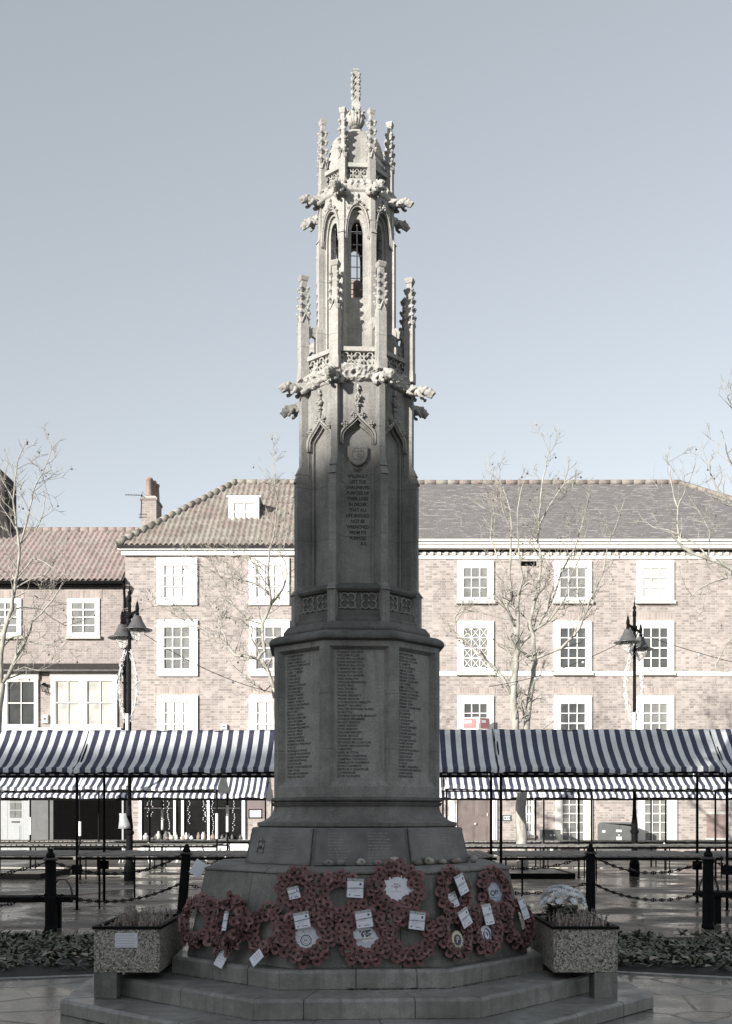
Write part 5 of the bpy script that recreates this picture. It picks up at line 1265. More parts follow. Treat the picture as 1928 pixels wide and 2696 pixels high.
def chain(p, q, sag, label):
    p, q = Vector(p), Vector(q); mid = (p+q)/2; n = 40
    pts = [p.lerp(q, i/n)+Vector((0, 0, -4*sag*(i/n)*(1-i/n))) for i in range(n+1)]
    o = thing('bollard_chain', label, 'chain', tuple(mid), 0, 'iron chains between the bollards'); mb = MB(); mb.T = Matrix.Translation(-mid)
    L = sum((b-a).length for a, b in zip(pts, pts[1:])); k = int(L/.088); 
    def at(s):
        s = max(0, min(s, L-1e-4)); acc = 0
        for a, b in zip(pts, pts[1:]):
            l = (b-a).length
            if acc+l >= s: return a.lerp(b, (s-acc)/l), (b-a).normalized()
            acc += l
        return pts[-1], (pts[-1]-pts[-2]).normalized()
    for i in range(k):
        c, t = at((i+.5)*L/k); up = Vector((0, 0, 1)); s = t.cross(up).normalized(); u = s.cross(t).normalized()
        if i % 2: s, u = u, s
        hl, hw = .058, .020
        loop = [c+t*hl*math.cos(a)+u*hw*math.sin(a) for a in (2*math.pi*j/10 for j in range(11))]
        mb.tube(loop, .0065, 5, False)
        if i % 2 == 0:
            for dv in (u, -u, s, -s): mb.tube([c, c+dv*.034], [.011, .002], 5)
            mb.ball(c, .015, 6, 4)
    part('links', mb, M['iron'], o, True)
names = {(0, 1): 'left of the left bollard', (1, 2): 'between the two left bollards', (2, 3): 'right of the leaning left bollard', (3, 4): 'behind the memorial', (4, 5): 'between the memorial and the right planter bollard', (5, 6): 'between the two right bollards', (6, 7): 'right of the rightmost bollard'}
for (a, b), t in names.items():
    if (a, b) == (3, 4): continue
    for z, sg, w in ((.98, .24, 'upper'), (.53, .20, 'lower')):
        chain((BP[a][0], BP[a][1], z), (BP[b][0], BP[b][1], z), sg, w+' spiked iron chain '+t)
# ================================================================ street lamps
def lamp(x, y, ang, label):
    o = thing('street_lamp', label, 'street lamp', (x, y, 0), ang, 'twin-headed black street lamps')
    mb = MB(); mb.lathe([(.14, 0), (.14, .34), (.11, .42), (.10, .46), (.085, .5), (.085, 1.14), (.115, 1.17), (.12, 1.22), (.085, 1.26), (.095, 1.32), (.06, 1.62), (.045, 1.9)], 12); part('base', mb, M['iron'], o)
    mb = MB(); mb.tube([(0, 0, 1.85), (0, 0, 6.95)], [.048, .042], 10); part('column', mb, M['iron'], o, True)
    mb = MB(); mb.lathe([(.05, 6.95), (.05, 7.08), (.03, 7.11), (.05, 7.17), (.045, 7.2), (.015, 7.24), (.024, 7.29), (.010, 7.33), (.003, 7.46)], 10); part('finial', mb, M['iron'], o, True)
    mb = MB(); mb.tube([(-.68, 0, 6.62), (.68, 0, 6.62)], .035, 8); mb.box(-.08, .08, -.06, .06, 6.55, 6.69); mb.tube([(-.4, 0, 6.6), (0, 0, 6.25)], .015, 6); mb.tube([(.4, 0, 6.6), (0, 0, 6.25)], .015, 6); part('cross_arm', mb, M['iron'], o, True)
    for s in (-1, 1):
        h = link('lamp_head', None, o, loc=(.68*s, 0, 6.62))
        mb = MB(); mb.lathe([(.028, .20), (.028, -.02), (.05, -.06), (.05, -.12)], 8); mb.lathe([(.0, .30), (.012, .22), (.03, .16), (.045, .10), (.05, .04), (.035, -.04)], 8); part('hanger', mb, M['iron'], h, True)
        mb = MB(); mb.lathe([(.05, -.12), (.095, -.13), (.105, -.17), (.14, -.26), (.20, -.36), (.225, -.41), (.24, -.42), (.37, -.465), (.36, -.48), (.19, -.44), (.10, -.2)], 20, cap=False); part('lamp_shade', mb, M['shade'], h, True)
        mb = MB(); mb.lathe([(.17, -.45), (.165, -.53), (.13, -.64), (.07, -.72), (.02, -.75)], 16, cap=True); part('glass_bowl', mb, M['bowl'], h, True)
    return o
lamp(7.17, 28.9, R(62), 'twin-headed black street lamp at the right, in front of the long brick building')
lamp(-5.9, 27.0, R(-62), 'twin-headed black street lamp at the left, in front of the house corner')
def coil(x, y, z0, z1, label, seed):
    o = thing('light_decoration', label, 'light decoration', (x, y, z0), 0, 'white winter decorations on the lamp columns'); rng = random.Random(seed); H = z1-z0
    mb = MB()
    for s in (-1, 1):
        pts = [(s*(.07+.15*math.sin(math.pi*i/12)**.8), 0, H*.16+H*.84*i/12) for i in range(13)]; mb.tube(pts, .016, 5)
    mb.tube([(0, -.05, H*.0), (0, -.05, H*.22)], .05, 7); part('frame', mb, M['wirewhite'], o)
    mb = MB()
    for s in (-1, 1):
        for k in range(6):
            pts = []
            for i in range(26):
                t = i/25; r = (.07+.15*math.sin(math.pi*t)); pts.append((s*(r+rng.uniform(-.07, .06)), rng.uniform(-.06, .06), H*.12+H*.86*t+rng.uniform(-.03, .03)))
            mb.tube(pts, .007, 4)
    part('tinsel', mb, M['wirewhite'], o)
coil(7.12, 28.78, 3.9, 6.0, 'white tinsel decoration on the column of the right street lamp', 1)
coil(-5.92, 26.9, 3.7, 5.75, 'white tinsel decoration on the column of the left street lamp', 2)
o = thing('notice_sheet', 'curled grey notice sheet tied to the left street lamp column', 'notice', (-5.98, 26.85, 1.30))
mb = MB(); mb.loft([[(-.16+.04*math.sin(z*6), -.04-.05*math.sin(z*7), z), (.10+.05*math.cos(z*8), -.10+.04*math.cos(z*5), z), (.10+.05*math.cos(z*8), -.09+.04*math.cos(z*5), z), (-.16+.04*math.sin(z*6), -.03-.05*math.sin(z*7), z)] for z in (0, .1, .2, .3, .38)]); part('sheet', mb, M['greypaint'], o, True)
# ================================================================ benches
def bench(x, y, rz, label, flip=1):
    o = thing('bench', label, 'bench', (x, y, 0), rz, 'dark metal benches beside the chain fence')
    mb = MB()
    for i in range(5): mb.box(-1.5, 0, -.21+i*.088, -.135+i*.088, .44, .475)
    part('seat', mb, M['iron'], o, bevel=.004)
    mb = MB(); mb.box(-1.5, .03, -.23, -.19, .40, .439); mb.box(-1.5, .03, .20, .24, .40, .439); part('seat_frame', mb, M['iron'], o)
    for xx in (-.25, -1.25):
        for yy in (-.2, .12): mb = MB(); mb.box(xx-.045, xx+.045, yy, yy+.09, 0, .40); part('leg', mb, M['iron'], o, bevel=.004)
    mb = MB(); pts = [(-.02-.27*(1-math.cos(a))/2, 0, .47+.24*math.sin(a)) for a in (math.pi*i/12 for i in range(13))]
    mb.loft([[(p[0], -.05, p[2]), (p[0], .05, p[2]), (p[0]+.012*math.cos(math.pi*i/12), .05, p[2]+.012), (p[0]+.012*math.cos(math.pi*i/12), -.05, p[2]+.012)] for i, p in enumerate(pts)]); part('armrest', mb, M['steel'], o, True)
bench(-4.15, 15.35, R(4), 'dark bench with a hooped armrest at the left edge behind the bollard')
b2 = bench(5.0, 16.3, R(180-5), 'dark bench with a hooped armrest at the right edge behind the bollard')
# ================================================================ planters
def planter(x0, x1, y0, y1, label, ped, plaque):
    o = thing('planter', label, 'planter', ((x0+x1)/2, (y0+y1)/2, 0)); w = (x1-x0)/2; d = (y1-y0)/2; zb, zt = .335, .685
    mb = MB(); t = .035
    for a, b, c, e in ((-w, w, -d, -d+t), (-w, w, d-t, d), (-w, -w+t, -d+t, d-t), (w-t, w, -d+t, d-t)): mb.box(a, b, c, e, zb, zt)
    bx = part('box', mb, M['aggregate'], o, bevel=.004)
    mb = MB()
    for s in (-1, 1): mb.box(s*(w-.03)-.012, s*(w-.03)+.012, -d-.006, -d-.001, zb+.06, zt-.01)
    mb.box(-w, w, -d-.006, -d-.001, zb+.03, zb+.05); part('edge_strip', mb, M['aggregate'], bx)
    mb = MB()
    for a, b, c, e in ((-w-.012, w+.012, -d-.012, -d+.03), (-w-.012, w+.012, d-.03, d+.012), (-w-.012, -w+.03, -d+.03, d-.03), (w-.03, w+.012, -d+.03, d-.03)): mb.box(a, b, c, e, zt+.001, zt+.024)
    part('rim', mb, M['iron'], o)
    mb = MB(); mb.box(-w+t, w-t, -d+t, d-t, zt-.10, zt-.035); part('compost', mb, M['soil'], o)
    p0, p1 = ped; mb = MB(); mb.box(p0-(x0+x1)/2, p1-(x0+x1)/2, -d+.0, -d+.22, zC+.001, zb-.002); part('pedestal', mb, M['stone_lo'], o, bevel=.005); mb = MB(); mb.box(-w+.08, w-.08, d-.25, d-.05, zC+.001, zb-.002); part('pedestal', mb, M['stone_lo'], o, bevel=.005)
    if plaque:
        mb = MB(); px0, px1 = PX(304, y0)-(x0+x1)/2, PX(363, y0)-(x0+x1)/2; z1_, z0_ = PZ(2457, y0), PZ(2495, y0); mb.box(px0, px1, -d-.014, -d-.001, z0_, z1_); pp = part('name_plate', mb, M['card'], o, bevel=.001)
        mb = MB(); rng = random.Random(2)
        for i in range(5):
            x = px0+.012
            while x < px1-.02: L = rng.uniform(.008, .022); mb.box(x, min(x+L, px1-.01), -d-.0155, -d-.0142, z1_-.022-i*.021, z1_-.017-i*.021); x += L+.005
        part('engraved_lines', mb, M['sill'], pp)
    return o
planter(-2.206, -1.674, 8.77, 9.9, 'speckled aggregate planter with a white plate, left of the memorial steps', (-2.206, -2.02), True)
planter(1.52, 2.04, 8.77, 9.95, 'speckled aggregate planter holding white flowers, right of the memorial steps', (1.852, 2.04), False)
def spikes(mb, x0, x1, y0, y1, z, n, h, rng, m=None):
    for _ in range(n):
        x, y = rng.uniform(x0, x1), rng.uniform(y0, y1); hh = h*rng.uniform(.5, 1.1); lx, ly = rng.uniform(-.02, .02), rng.uniform(-.02, .02); r = rng.uniform(.006, .011)
        mb.tube([(x, y, z), (x+lx*.4, y+ly*.4, z+hh*.45), (x+lx, y+ly, z+hh)], [r*.5, r, r*.35], 5)
        for k in range(7):
            t = rng.uniform(.35, .95); mb.ball((x+lx*t+rng.uniform(-.009, .009), y+ly*t+rng.uniform(-.009, .009), z+hh*t), (.006, .006, .008), 4, 3)
rng = random.Random(40)
o = thing('heather_plants', 'dry brownish heather tufts growing in the left planter', 'plant', (-1.94, 9.3, .64)); mb = MB()
spikes(mb, -.21, .21, -.45, .5, 0, 150, .13, rng); part('spikes', mb, M['heather'], o, True); o['kind'] = 'stuff'
mb = MB()
for _ in range(900):
    a, r = rng.uniform(0, 6.28), rng.uniform(0, .10); leafmesh(mb, .025, .002, .1, rng.uniform(0, 6.28), rng.uniform(.4, 1.5), (-.02+r*math.cos(a), -.1+r*math.sin(a)*1.6, rng.uniform(.02, .17)*(1-r*5)), rng)
part('feathery_tuft', mb, M['heather'], o)
o = thing('heather_plants', 'upright brownish heather spikes in the right planter in front of the white flowers', 'plant', (1.78, 9.3, .64)); mb = MB()
spikes(mb, -.20, .22, -.46, .45, 0, 170, .15, rng); part('spikes', mb, M['heather'], o, True); o['kind'] = 'stuff'
o = thing('chrysanthemum_plant', 'rounded clump of white flowers at the back left of the right planter', 'flower', (1.72, 9.5, .64)); o.scale = (1.3, 1.3, 1.25)
mb = MB()
for _ in range(110): leafmesh(mb, rng.uniform(.06, .12), rng.uniform(.018, .035), .3, rng.uniform(0, 6.28), rng.uniform(.1, 1.3), (rng.uniform(-.08, .08), rng.uniform(-.08, .08), rng.uniform(0, .12)), rng)
part('foliage', mb, M['leaf'], o, True)
mb = MB()
for _ in range(85):
    a, e = rng.uniform(0, 6.28), rng.uniform(.25, 1.5); c = Vector((.155*math.cos(a)*math.cos(e), .155*math.sin(a)*math.cos(e), .10+.17*math.sin(e))); n = Vector((math.cos(a)*math.cos(e), math.sin(a)*math.cos(e), math.sin(e)+.2)).normalized()
    q = n.to_track_quat('Z', 'Y').to_matrix().to_4x4(); mb.T = Matrix.Translation(c) @ q @ Matrix.Scale(rng.uniform(.8, 1.2), 4)
    for k in range(9): aa = 2*math.pi*k/9; mb.poly([(0, 0, 0), (.018*math.cos(aa-.35), .018*math.sin(aa-.35), .008), (.030*math.cos(aa), .030*math.sin(aa), .014+.006*rng.random()), (.018*math.cos(aa+.35), .018*math.sin(aa+.35), .008)])
    for k in range(6): aa = 2*math.pi*k/6+.3; mb.poly([(0, 0, .004), (.010*math.cos(aa-.45), .010*math.sin(aa-.45), .014), (.015*math.cos(aa), .015*math.sin(aa), .02), (.010*math.cos(aa+.45), .010*math.sin(aa+.45), .014)])
mb.T = I4
part('blooms', mb, M['flower'], o)
# ================================================================ pebbles on the ledge
pl_ = [(866, 'grey pebble with a painted square', (.20,.20,.19), 13), (897, 'plain grey-brown pebble', (.17,.165,.155), 14), (950, 'pale pebble painted with a small heart', (.33,.32,.29), 14), (996, 'greenish pebble with a red dot', (.18,.20,.19), 12), (1038, 'round pale painted pebble', (.34,.31,.30), 17), (1100, 'dark mottled pebble', (.13,.12,.10), 12), (1130, 'cream painted pebble with black marks', (.32,.30,.24), 14), (1165, 'small flat beige pebble', (.27,.25,.22), 11), (1200, 'brownish pebble', (.22,.19,.17), 14), (1247, 'tall pale pebble at right end', (.27,.27,.26), 13)]
wherep = ['at the left of the row under the middle plaque', 'second in the row under the middle plaque', 'under the middle plaque', 'under the middle plaque right of the heart pebble', 'above the wreath with the round white disc', 'at the foot of the post between two plaques', 'under the right plaque', 'under the right plaque between two larger ones', 'under the right end of the right plaque', 'of the ledge']
Minv = MEMW.inverted()
for i, (xs, lb_, colr, r) in enumerate(pl_):
    k = 1 if xs > 1085 else 0
    dr = (Minv.to_3x3() @ Vector(((xs-HX)/F, 1, (HY-2272)/F))); og = Minv @ Vector((0, 0, EYE)); p_ = R(45*k); N = Vector((math.sin(p_), -math.cos(p_), 0)); ap = Qa0+.035
    t = (ap-og.dot(N))/dr.dot(N); P = og+dr*t; P.z = Lz+.0
    rng = random.Random(i+70); s = r*.0031; mb = MB(); mb.ball((0, 0, 0), (s*rng.uniform(.9, 1.15), s*.8, s*rng.uniform(.62, .8)*(1.25 if i == 9 else 1)), 12, 8)
    mb.v = [tuple(Vector(v)*(1+.22*noise.noise(Vector(v)*28+Vector((i, 0, 0))))) for v in mb.v]; zmn = min(v[2] for v in mb.v)
    o = thing('painted_pebble', lb_+' '+wherep[i], 'pebble', MEMW @ (P+Vector((0, 0, -zmn))), rng.uniform(-.3, .3), 'painted pebbles along the memorial ledge')
    part('stone', mb, plain('pebble_paint', colr, .7, 0, .2, 20), o, True)
    if i in (0, 2, 3, 4, 6):
        mb = MB(); mb.T = Matrix.Translation((0, -s*.80, s*.1)) @ Matrix.Rotation(R(80), 4, 'X')
        if i == 2: mb.loft([[(0, -.012, z), (.011, .003, z), (.006, .010, z), (0, .005, z), (-.006, .010, z), (-.011, .003, z)] for z in (-.006, .004)])
        else: mb.lathe([(.012, -.006), (.010, .004)], 9)
        part('painted_mark', mb, M['cabinet'] if i != 3 else M['redprint'], o)
# ================================================================ cabinets, tree bed, small things
o = thing('utility_cabinet', 'large dark grey utility cabinet with white stickers by the brick wall, behind the right lamp', 'cabinet', (PX(1631, 42.6), 42.9, .11))
k42 = 42.6/F; w = 96*k42/2; h = 1.26; mb = MB(); rc = .14
prf = [(-w, 0), (w, 0), (w, h-rc*.6)]+[(w-rc*1.6+rc*1.6*math.cos(a), h-rc+rc*math.sin(a)) for a in (math.pi/2*i/5 for i in range(6))]+[(-w+rc*1.6-rc*1.6*math.sin(a), h-rc+rc*math.cos(a)) for a in (math.pi/2*i/5 for i in range(6))]
mb.loft([[(x, y, z) for x, z in prf] for y in (-.35, .35)]); cab = part('body', mb, M['cabinet'], o, bevel=.01)
mb = MB(); mb.box(-.004, .004, -.356, -.351, .04, h-.05); part('door_gap', mb, M['iron'], cab)
for x, z, ww, hh_ in ((-.62, .86, .12, .09), (-.03, .88, .22, .09), (-.02, .44, .20, .26), (-.02, .74, .05, .05)):
    mb = MB(); mb.box(x-ww/2, x+ww/2, -.358, -.352, z, z+hh_); part('sticker', mb, M['wirewhite'], cab)
mb = MB(); mb.tube([(-.02, -.36, .5), (.03, -.36, .6), (-.04, -.36, .58), (.0, -.36, .66)], .008, 4); part('warning_mark', mb, M['print'], cab)
o = thing('utility_cabinet', 'small dark grey cabinet with white labels beside the left ground-floor window of the long building', 'cabinet', (PX(1451, 42.8), 43.0, .11))
mb = MB(); w = .37; mb.box(-w, w, -.3, .3, 0, .93); mb.loft([[(-w-.02, -.32, .932), (w+.02, -.32, .932), (w+.02, .32, .932), (-w-.02, .32, .932)], [(-w+.02, -.28, .97), (w-.02, -.28, .97), (w-.02, .28, .97), (-w+.02, .28, .97)]]); cab = part('body', mb, M['cabinet'], o, bevel=.008)
for x, z, ww, hh_ in ((-.02, .72, .07, .06), (.12, .72, .05, .06), (.02, .1, .14, .42)):
    mb = MB(); mb.box(x-ww/2, x+ww/2, -.306, -.301, z, z+hh_); part('sticker', mb, M['wirewhite'], cab)
def raised_bed(x0, x1, y0, y1, label):
    o = thing('raised_tree_bed', label, 'tree bed', ((x0+x1)/2, (y0+y1)/2, 0)); w, d = (x1-x0)/2, (y1-y0)/2
    mb = MB(); mb.box(-w, w, -d, -d+.08, -.006, .13); mb.box(-w, w, d-.08, d, -.006, .13); mb.box(-w, -w+.08, -d+.08, d-.08, -.006, .13); mb.box(w-.08, w, -d+.08, d-.08, -.006, .13); part('kerb', mb, M['iron'], o, bevel=.006)
    mb = MB(); mb.box(-w+.08, w-.08, -d+.08, d-.08, -.006, .115); part('fill', mb, M['step'], o)
raised_bed(2.7, 5.4, 27.9, 31.0, 'low black-edged raised bed at the foot of the forked tree right of the memorial')
raised_bed(-12, -8.3, 27.6, 30.4, 'low black-edged raised bed at the foot of the left-edge tree')
for i, (x, y) in enumerate(((-8.0, 37.6), (-6.1, 37.9), (-4.4, 37.5))):
    o = thing('folding_table', ['white folding table with splayed legs, leftmost of the three before the shop window', 'white folding table with splayed legs, middle one before the shop window', 'white folding table with splayed legs, rightmost of the three before the shop window'][i], 'table', (x, y, 0), R(5*i), 'white folding tables in front of the shop')
    mb = MB(); mb.box(-.55, .55, -.3, .3, .70, .735); part('table_top', mb, M['white'], o, bevel=.006)
    for sx in (-1, 1):
        for sy in (-1, 1):
            mb = MB(); mb.tube([(sx*.32, sy*.2, .70), (sx*.52, sy*.28, .0)], .018, 6); part('leg', mb, M['wirewhite'], o)
o = thing('drain_cover', 'dark round iron drain cover in the paving near the left lamp', 'drain cover', (-4.6, 29.6, -.004))
mb = MB(); mb.lathe([(.30, -.01), (.30, .008), (.27, .012), (.0, .012)], 20)
for i in range(-3, 4): mb.box(-.2, .2, i*.065-.015, i*.065+.015, .012, .016)
part('cover', mb, M['iron'], o)

def cable(p, q, sag, label, bulbs):
    p, q = Vector(p), Vector(q); mid = (p+q)/2; o = thing('festoon_cable', label, 'cable', tuple(mid), 0, 'thin cables tied to the lamp columns'); mb = MB(); mb.T = Matrix.Translation(-mid)
    pts = [p.lerp(q, i/24)+Vector((0, 0, -4*sag*(i/24)*(1-i/24))) for i in range(25)]; mb.tube(pts, .009, 4); part('wire', mb, M['steel'], o)
    for i in bulbs: mb = MB(); mb.T = Matrix.Translation(-mid); mb.ball(pts[i]+Vector((0, 0, -.05)), .035, 7, 5); part('bulb', mb, M['wirewhite'], o, True)
cable((7.2, 28.6, 6.45), (13.4, 28.0, 5.0), .25, 'thin cable sagging from the right street lamp towards the right edge', (6, 12, 18))
cable((7.1, 28.9, 6.4), (3.4, 30.0, 5.2), .2, 'thin cable sagging from the right street lamp to the forked tree', (8, 16))
cable((-5.9, 27.0, 6.4), (-2.4, 30.0, 5.0), .25, 'thin cable sagging from the left street lamp to the tree behind the memorial', (8, 16))
# tufts of moss and grass along the foot of the top step
rng = random.Random(77); mb = MB()
for _ in range(170):
    k = rng.choice((0, 0, 0, 1, -1)); t = rng.uniform(-.2, .95) if k == 0 else rng.uniform(-1, .4); q = face_M(k, aA+.006); p = q @ Vector((t*aA*T22, zB, rng.uniform(0, .012)))
    for j in range(3): leafmesh(mb, rng.uniform(.010, .028), .003, .2, rng.uniform(0, 6.28), rng.uniform(.3, 1.3), p, rng)
o = part('moss_tufts', mb, M['leaf'], None, True); o.matrix_world = MEMW; tag(o, 'small moss and weed tufts in the joint below the top step of the memorial', 'moss', kind='stuff')
# ================================================================ poppy wreaths on the plinth
hP = P1z-P0z; aP = (P0a-P1a)/hP
def plinth_hit(xs, ys, k, off=0):
    p_ = R(45*k); N = Vector((math.sin(p_), -math.cos(p_), 0)); og = Minv @ Vector((0, 0, EYE)); dr = Minv.to_3x3() @ Vector(((xs-HX)/F, 1, (HY-ys)/F))
    # N.p = P0a - aP*(z-P0z)
    t = (P0a+off-aP*(og.z-P0z)-og.dot(N))/(dr.dot(N)+aP*dr.z); return og+dr*t
def plinth_frame(xs, ys, k, off=0, lean=0):
    P = plinth_hit(xs, ys, k, off); p_ = R(45*k); U = Vector((math.cos(p_), math.sin(p_), 0)); N = Vector((math.sin(p_), -math.cos(p_), 0))
    V = (Vector((0, 0, 1))-N*aP).normalized(); W = U.cross(V); m = Matrix.Identity(4); m.col[0][:3] = U; m.col[1][:3] = V; m.col[2][:3] = W; m.col[3][:3] = P
    return MEMW @ m @ Matrix.Rotation(lean, 4, 'X')
def poppy_mb(seed, cup):
    r = random.Random(seed); mb = MB(); n = 4
    for i in range(n):
        a0 = 2*math.pi*i/n+r.uniform(-.15, .15); R0 = .038*r.uniform(1.02, 1.2); dz = .003*(i % 2)
        rows = []
        for t in (.12, .45, .8, 1.0):
            row = []
            for q in (-1, -.5, 0, .5, 1):
                a = a0+q*(.95 if t > .5 else .8)*(1-.1*t); rr = R0*t*(1-.16*q*q*(1 if t > .9 else .3)); row.append((rr*math.cos(a), rr*math.sin(a), dz+cup*(t**2)*.9+.004*math.sin(q*5+seed+i)*t))
            rows.append(mb.pts(row))
        for a, b in zip(rows, rows[1:]):
            for j in range(4): mb.face((a+j, a+j+1, b+j+1, b+j))
    mb.mi = 1; mb.lathe([(.0135, .002), (.0125, .009), (.006, .012)], 9); return mb
PO = [poppy_mb(s, c).mesh('poppy', [M['poppy'], M['poppy_eye']], True) for s, c in ((1, .008), (2, .012), (3, .006), (4, .016), (5, .010))]
def card(parent, x, y, w, h, rot, z, sub=True, mat='card', seal=True, seed=0):
    o = part('card', (lambda m: (m.box(-w/2, w/2, -h/2, h/2, 0, .003), m)[1])(MB()), M['card'], parent, loc=(x, y, z), rot=(R(-3), R(3), rot), bevel=.0008)
    rng = random.Random(seed)
    m = MB(); m.box(-w/2, w/2, h/2+.001, h/2+.022, .0005, .0025)
    m.box(-w/2-.004, -w/2-.0005, -h/2, h/2+.022, 0, .002); m.box(w/2+.0005, w/2+.004, -h/2, h/2+.022, 0, .002); part('plastic_sleeve', m, M['sleeve'], o)
    m = MB()
    for i in range(rng.randint(2, 4)): 
        y0 = h*.12-i*h*.13; m.box(-w*.3, w*rng.uniform(.05, .3), y0, y0+.0016, .0032, .0036)
    m.box(-w*.05, w*.34, -h*.38, -h*.38+.005, .0032, .0038); m.box(w*.25, w*.38, h*.26, h*.42, .0032, .0038); part('handwriting', m, M['print'], o)
    m = MB(); m.T = Matrix.Translation((-w*.34, -h*.34, .0032)); m.lathe([(.007, 0), (.006, .0012)], 8); part('poppy_stamp', m, M['redprint'] if seal else M['print'], o)
    m = MB(); m.tube([(-w*.5-.05, .004, .006), (w*.5+.05, .016, .006)], .0016, 4); part('string', m, M['iron'], o)
def wreath(xs, ys, k, dia, label, lean=0, off=.035, cards=(), badge=None, ruffled=False, seed=0, n=None, rot=0, squash=1.0):
    rng = random.Random(seed); o = thing('poppy_wreath', label, 'wreath', group='red poppy wreaths laid on the memorial'); o.matrix_world = plinth_frame(xs, ys, k, off, lean) @ Matrix.Rotation(rot, 4, 'Z') @ Matrix.Diagonal((1, squash, 1, 1))
    Rm = dia/2-(.064 if not ruffled else .10)
    mb = MB(); nn = 28; rings = []
    for i in range(nn):
        a = 2*math.pi*i/nn; rings.append([((Rm+.044*math.cos(b))*math.cos(a), (Rm+.044*math.cos(b))*math.sin(a), .020*math.sin(b)) for b in (2*math.pi*j/8 for j in range(8))])
    ns = [mb.pts(r_) for r_ in rings]
    for i in range(nn):
        a, b = ns[i], ns[(i+1) % nn]
        for j in range(8): mb.face((a+j, b+j, b+(j+1) % 8, a+(j+1) % 8))
    part('backing_ring', mb, M['fir'], o, True)
    cnt = n or int(2*math.pi*Rm/.038)
    def put(a, r, z, tilt, sc):
        p = part('poppy', rng.choice(PO), None, o); N = Vector((math.cos(a), math.sin(a), 0))
        q = Vector((N.x*tilt+rng.uniform(-.25, .25), N.y*tilt+rng.uniform(-.25, .25), 1)).normalized().to_track_quat('Z', 'Y').to_matrix().to_4x4()
        p.matrix_local = Matrix.Translation((r*N.x, r*N.y, z)) @ q @ Matrix.Rotation(rng.uniform(0, 6.28), 4, 'Z') @ Matrix.Scale(sc, 4)
    for i in range(cnt):
        a = 2*math.pi*(i+rng.uniform(-.18, .18))/cnt
        if i % 2 == 0: put(a, Rm+.036+rng.uniform(-.008, .008), .018, .6, rng.uniform(.92, 1.12))
        else: put(a, Rm-.040+rng.uniform(-.008, .008), .022, -.35, rng.uniform(.85, 1.05))
        if True: put(a+.15, Rm+rng.uniform(-.01, .01), .034, rng.uniform(-.3, .3), rng.uniform(.85, 1.0))
    if ruffled:
        for i in range(int(cnt*2.2)): put(rng.uniform(0, 6.28), Rm+rng.uniform(-.085, .085), rng.uniform(.015, .06), rng.uniform(-1.3, 1.3), rng.uniform(.85, 1.2))
    if badge: badge(o, Rm-.02)
    for i, c in enumerate(cards): card(o, *c, seed=seed+i)
    # two fern-like pale leaves
    mb = MB()
    for _ in range(1): a = rng.uniform(0, 6.28); leafmesh(mb, .06, .012, .1, rng.uniform(0, 6.28), .3, ((Rm)*math.cos(a), (Rm)*math.sin(a), .05), rng)
    part('leaf', mb, M['leaf'], o, True)
    return o
def disc(mb, r, z0, z1, lobes=0, amp=0, n=64):
    mb.loft([[(r*(1+amp*abs(math.sin(lobes*math.pi*i/n)))*math.cos(2*math.pi*i/n), r*(1+amp*abs(math.sin(lobes*math.pi*i/n)))*math.sin(2*math.pi*i/n), z) for i in range(n)] for z in (z0, z1)])
def arc_text(mb, txt, r, a0, a1, size, flip=False):
    for i, c in enumerate(txt):
        if c == ' ': continue
        a = a0+(a1-a0)*(i+.5)/len(txt); t = text_mb(c, size, 'CENTER', .0003)
        mb.add(t, Matrix.Translation((r*math.cos(a), r*math.sin(a), 0)) @ Matrix.Rotation(a-math.pi/2+(math.pi if flip else 0), 4, 'Z'))
def badge_star(o, r):                                  # silver star with a ringed cypher
    mb = MB(); n = 16; mb.loft([[((r+.012 if i % 2 else r*.86)*math.cos(math.pi*i/n), (r+.012 if i % 2 else r*.86)*math.sin(math.pi*i/n), z) for i in range(2*n)] for z in (0, .005)]); b = part('badge', mb, M['card'], o, loc=(0, 0, -.002))
    mb = MB()
    for i in range(8): a = 2*math.pi*i/8+.2; mb.tube([(.042*math.cos(a), .042*math.sin(a), .0055), (.085*math.cos(a+.1), .085*math.sin(a+.1), .0055), (.06*math.cos(a+.4), .06*math.sin(a+.4), .0055)], .0012, 4)
    for rr_ in (.040, .026): mb.tube([(rr_*math.cos(R(t)), rr_*math.sin(R(t)), .006) for t in range(0, 361, 24)], .0035 if rr_ > .03 else .0015, 4)
    mb.add(text_mb('ER', .026, 'CENTER', .0004), Matrix.Translation((0, -.009, .0065))); part('crest', mb, M['print'], b, loc=(0, -.03, 0))
def badge_crest(o, r):
    mb = MB(); disc(mb, r, 0, .005, 14, .09); b = part('badge', mb, M['card'], o, loc=(0, 0, -.002)); rng = random.Random(3)
    mb = MB()
    for i in range(26): mb.ball((rng.uniform(-.045, .045), rng.uniform(.0, .045), .006), (rng.uniform(.005, .012), rng.uniform(.004, .010), .002), 5, 4)
    for i in range(10): a = R(200+14*i); mb.tube([(.03*math.cos(a), .03*math.sin(a)-.02, .006), (.07*math.cos(a), .06*math.sin(a)-.02, .006)], .001, 4)
    part('crest', mb, M['print'], b)
    mb = MB(); mb.loft([[(-.065, -.032, z), (.065, -.018, z), (.065, -.006, z), (-.065, -.020, z)] for z in (.006, .008)]); part('ribbon', mb, M['sill'], b)
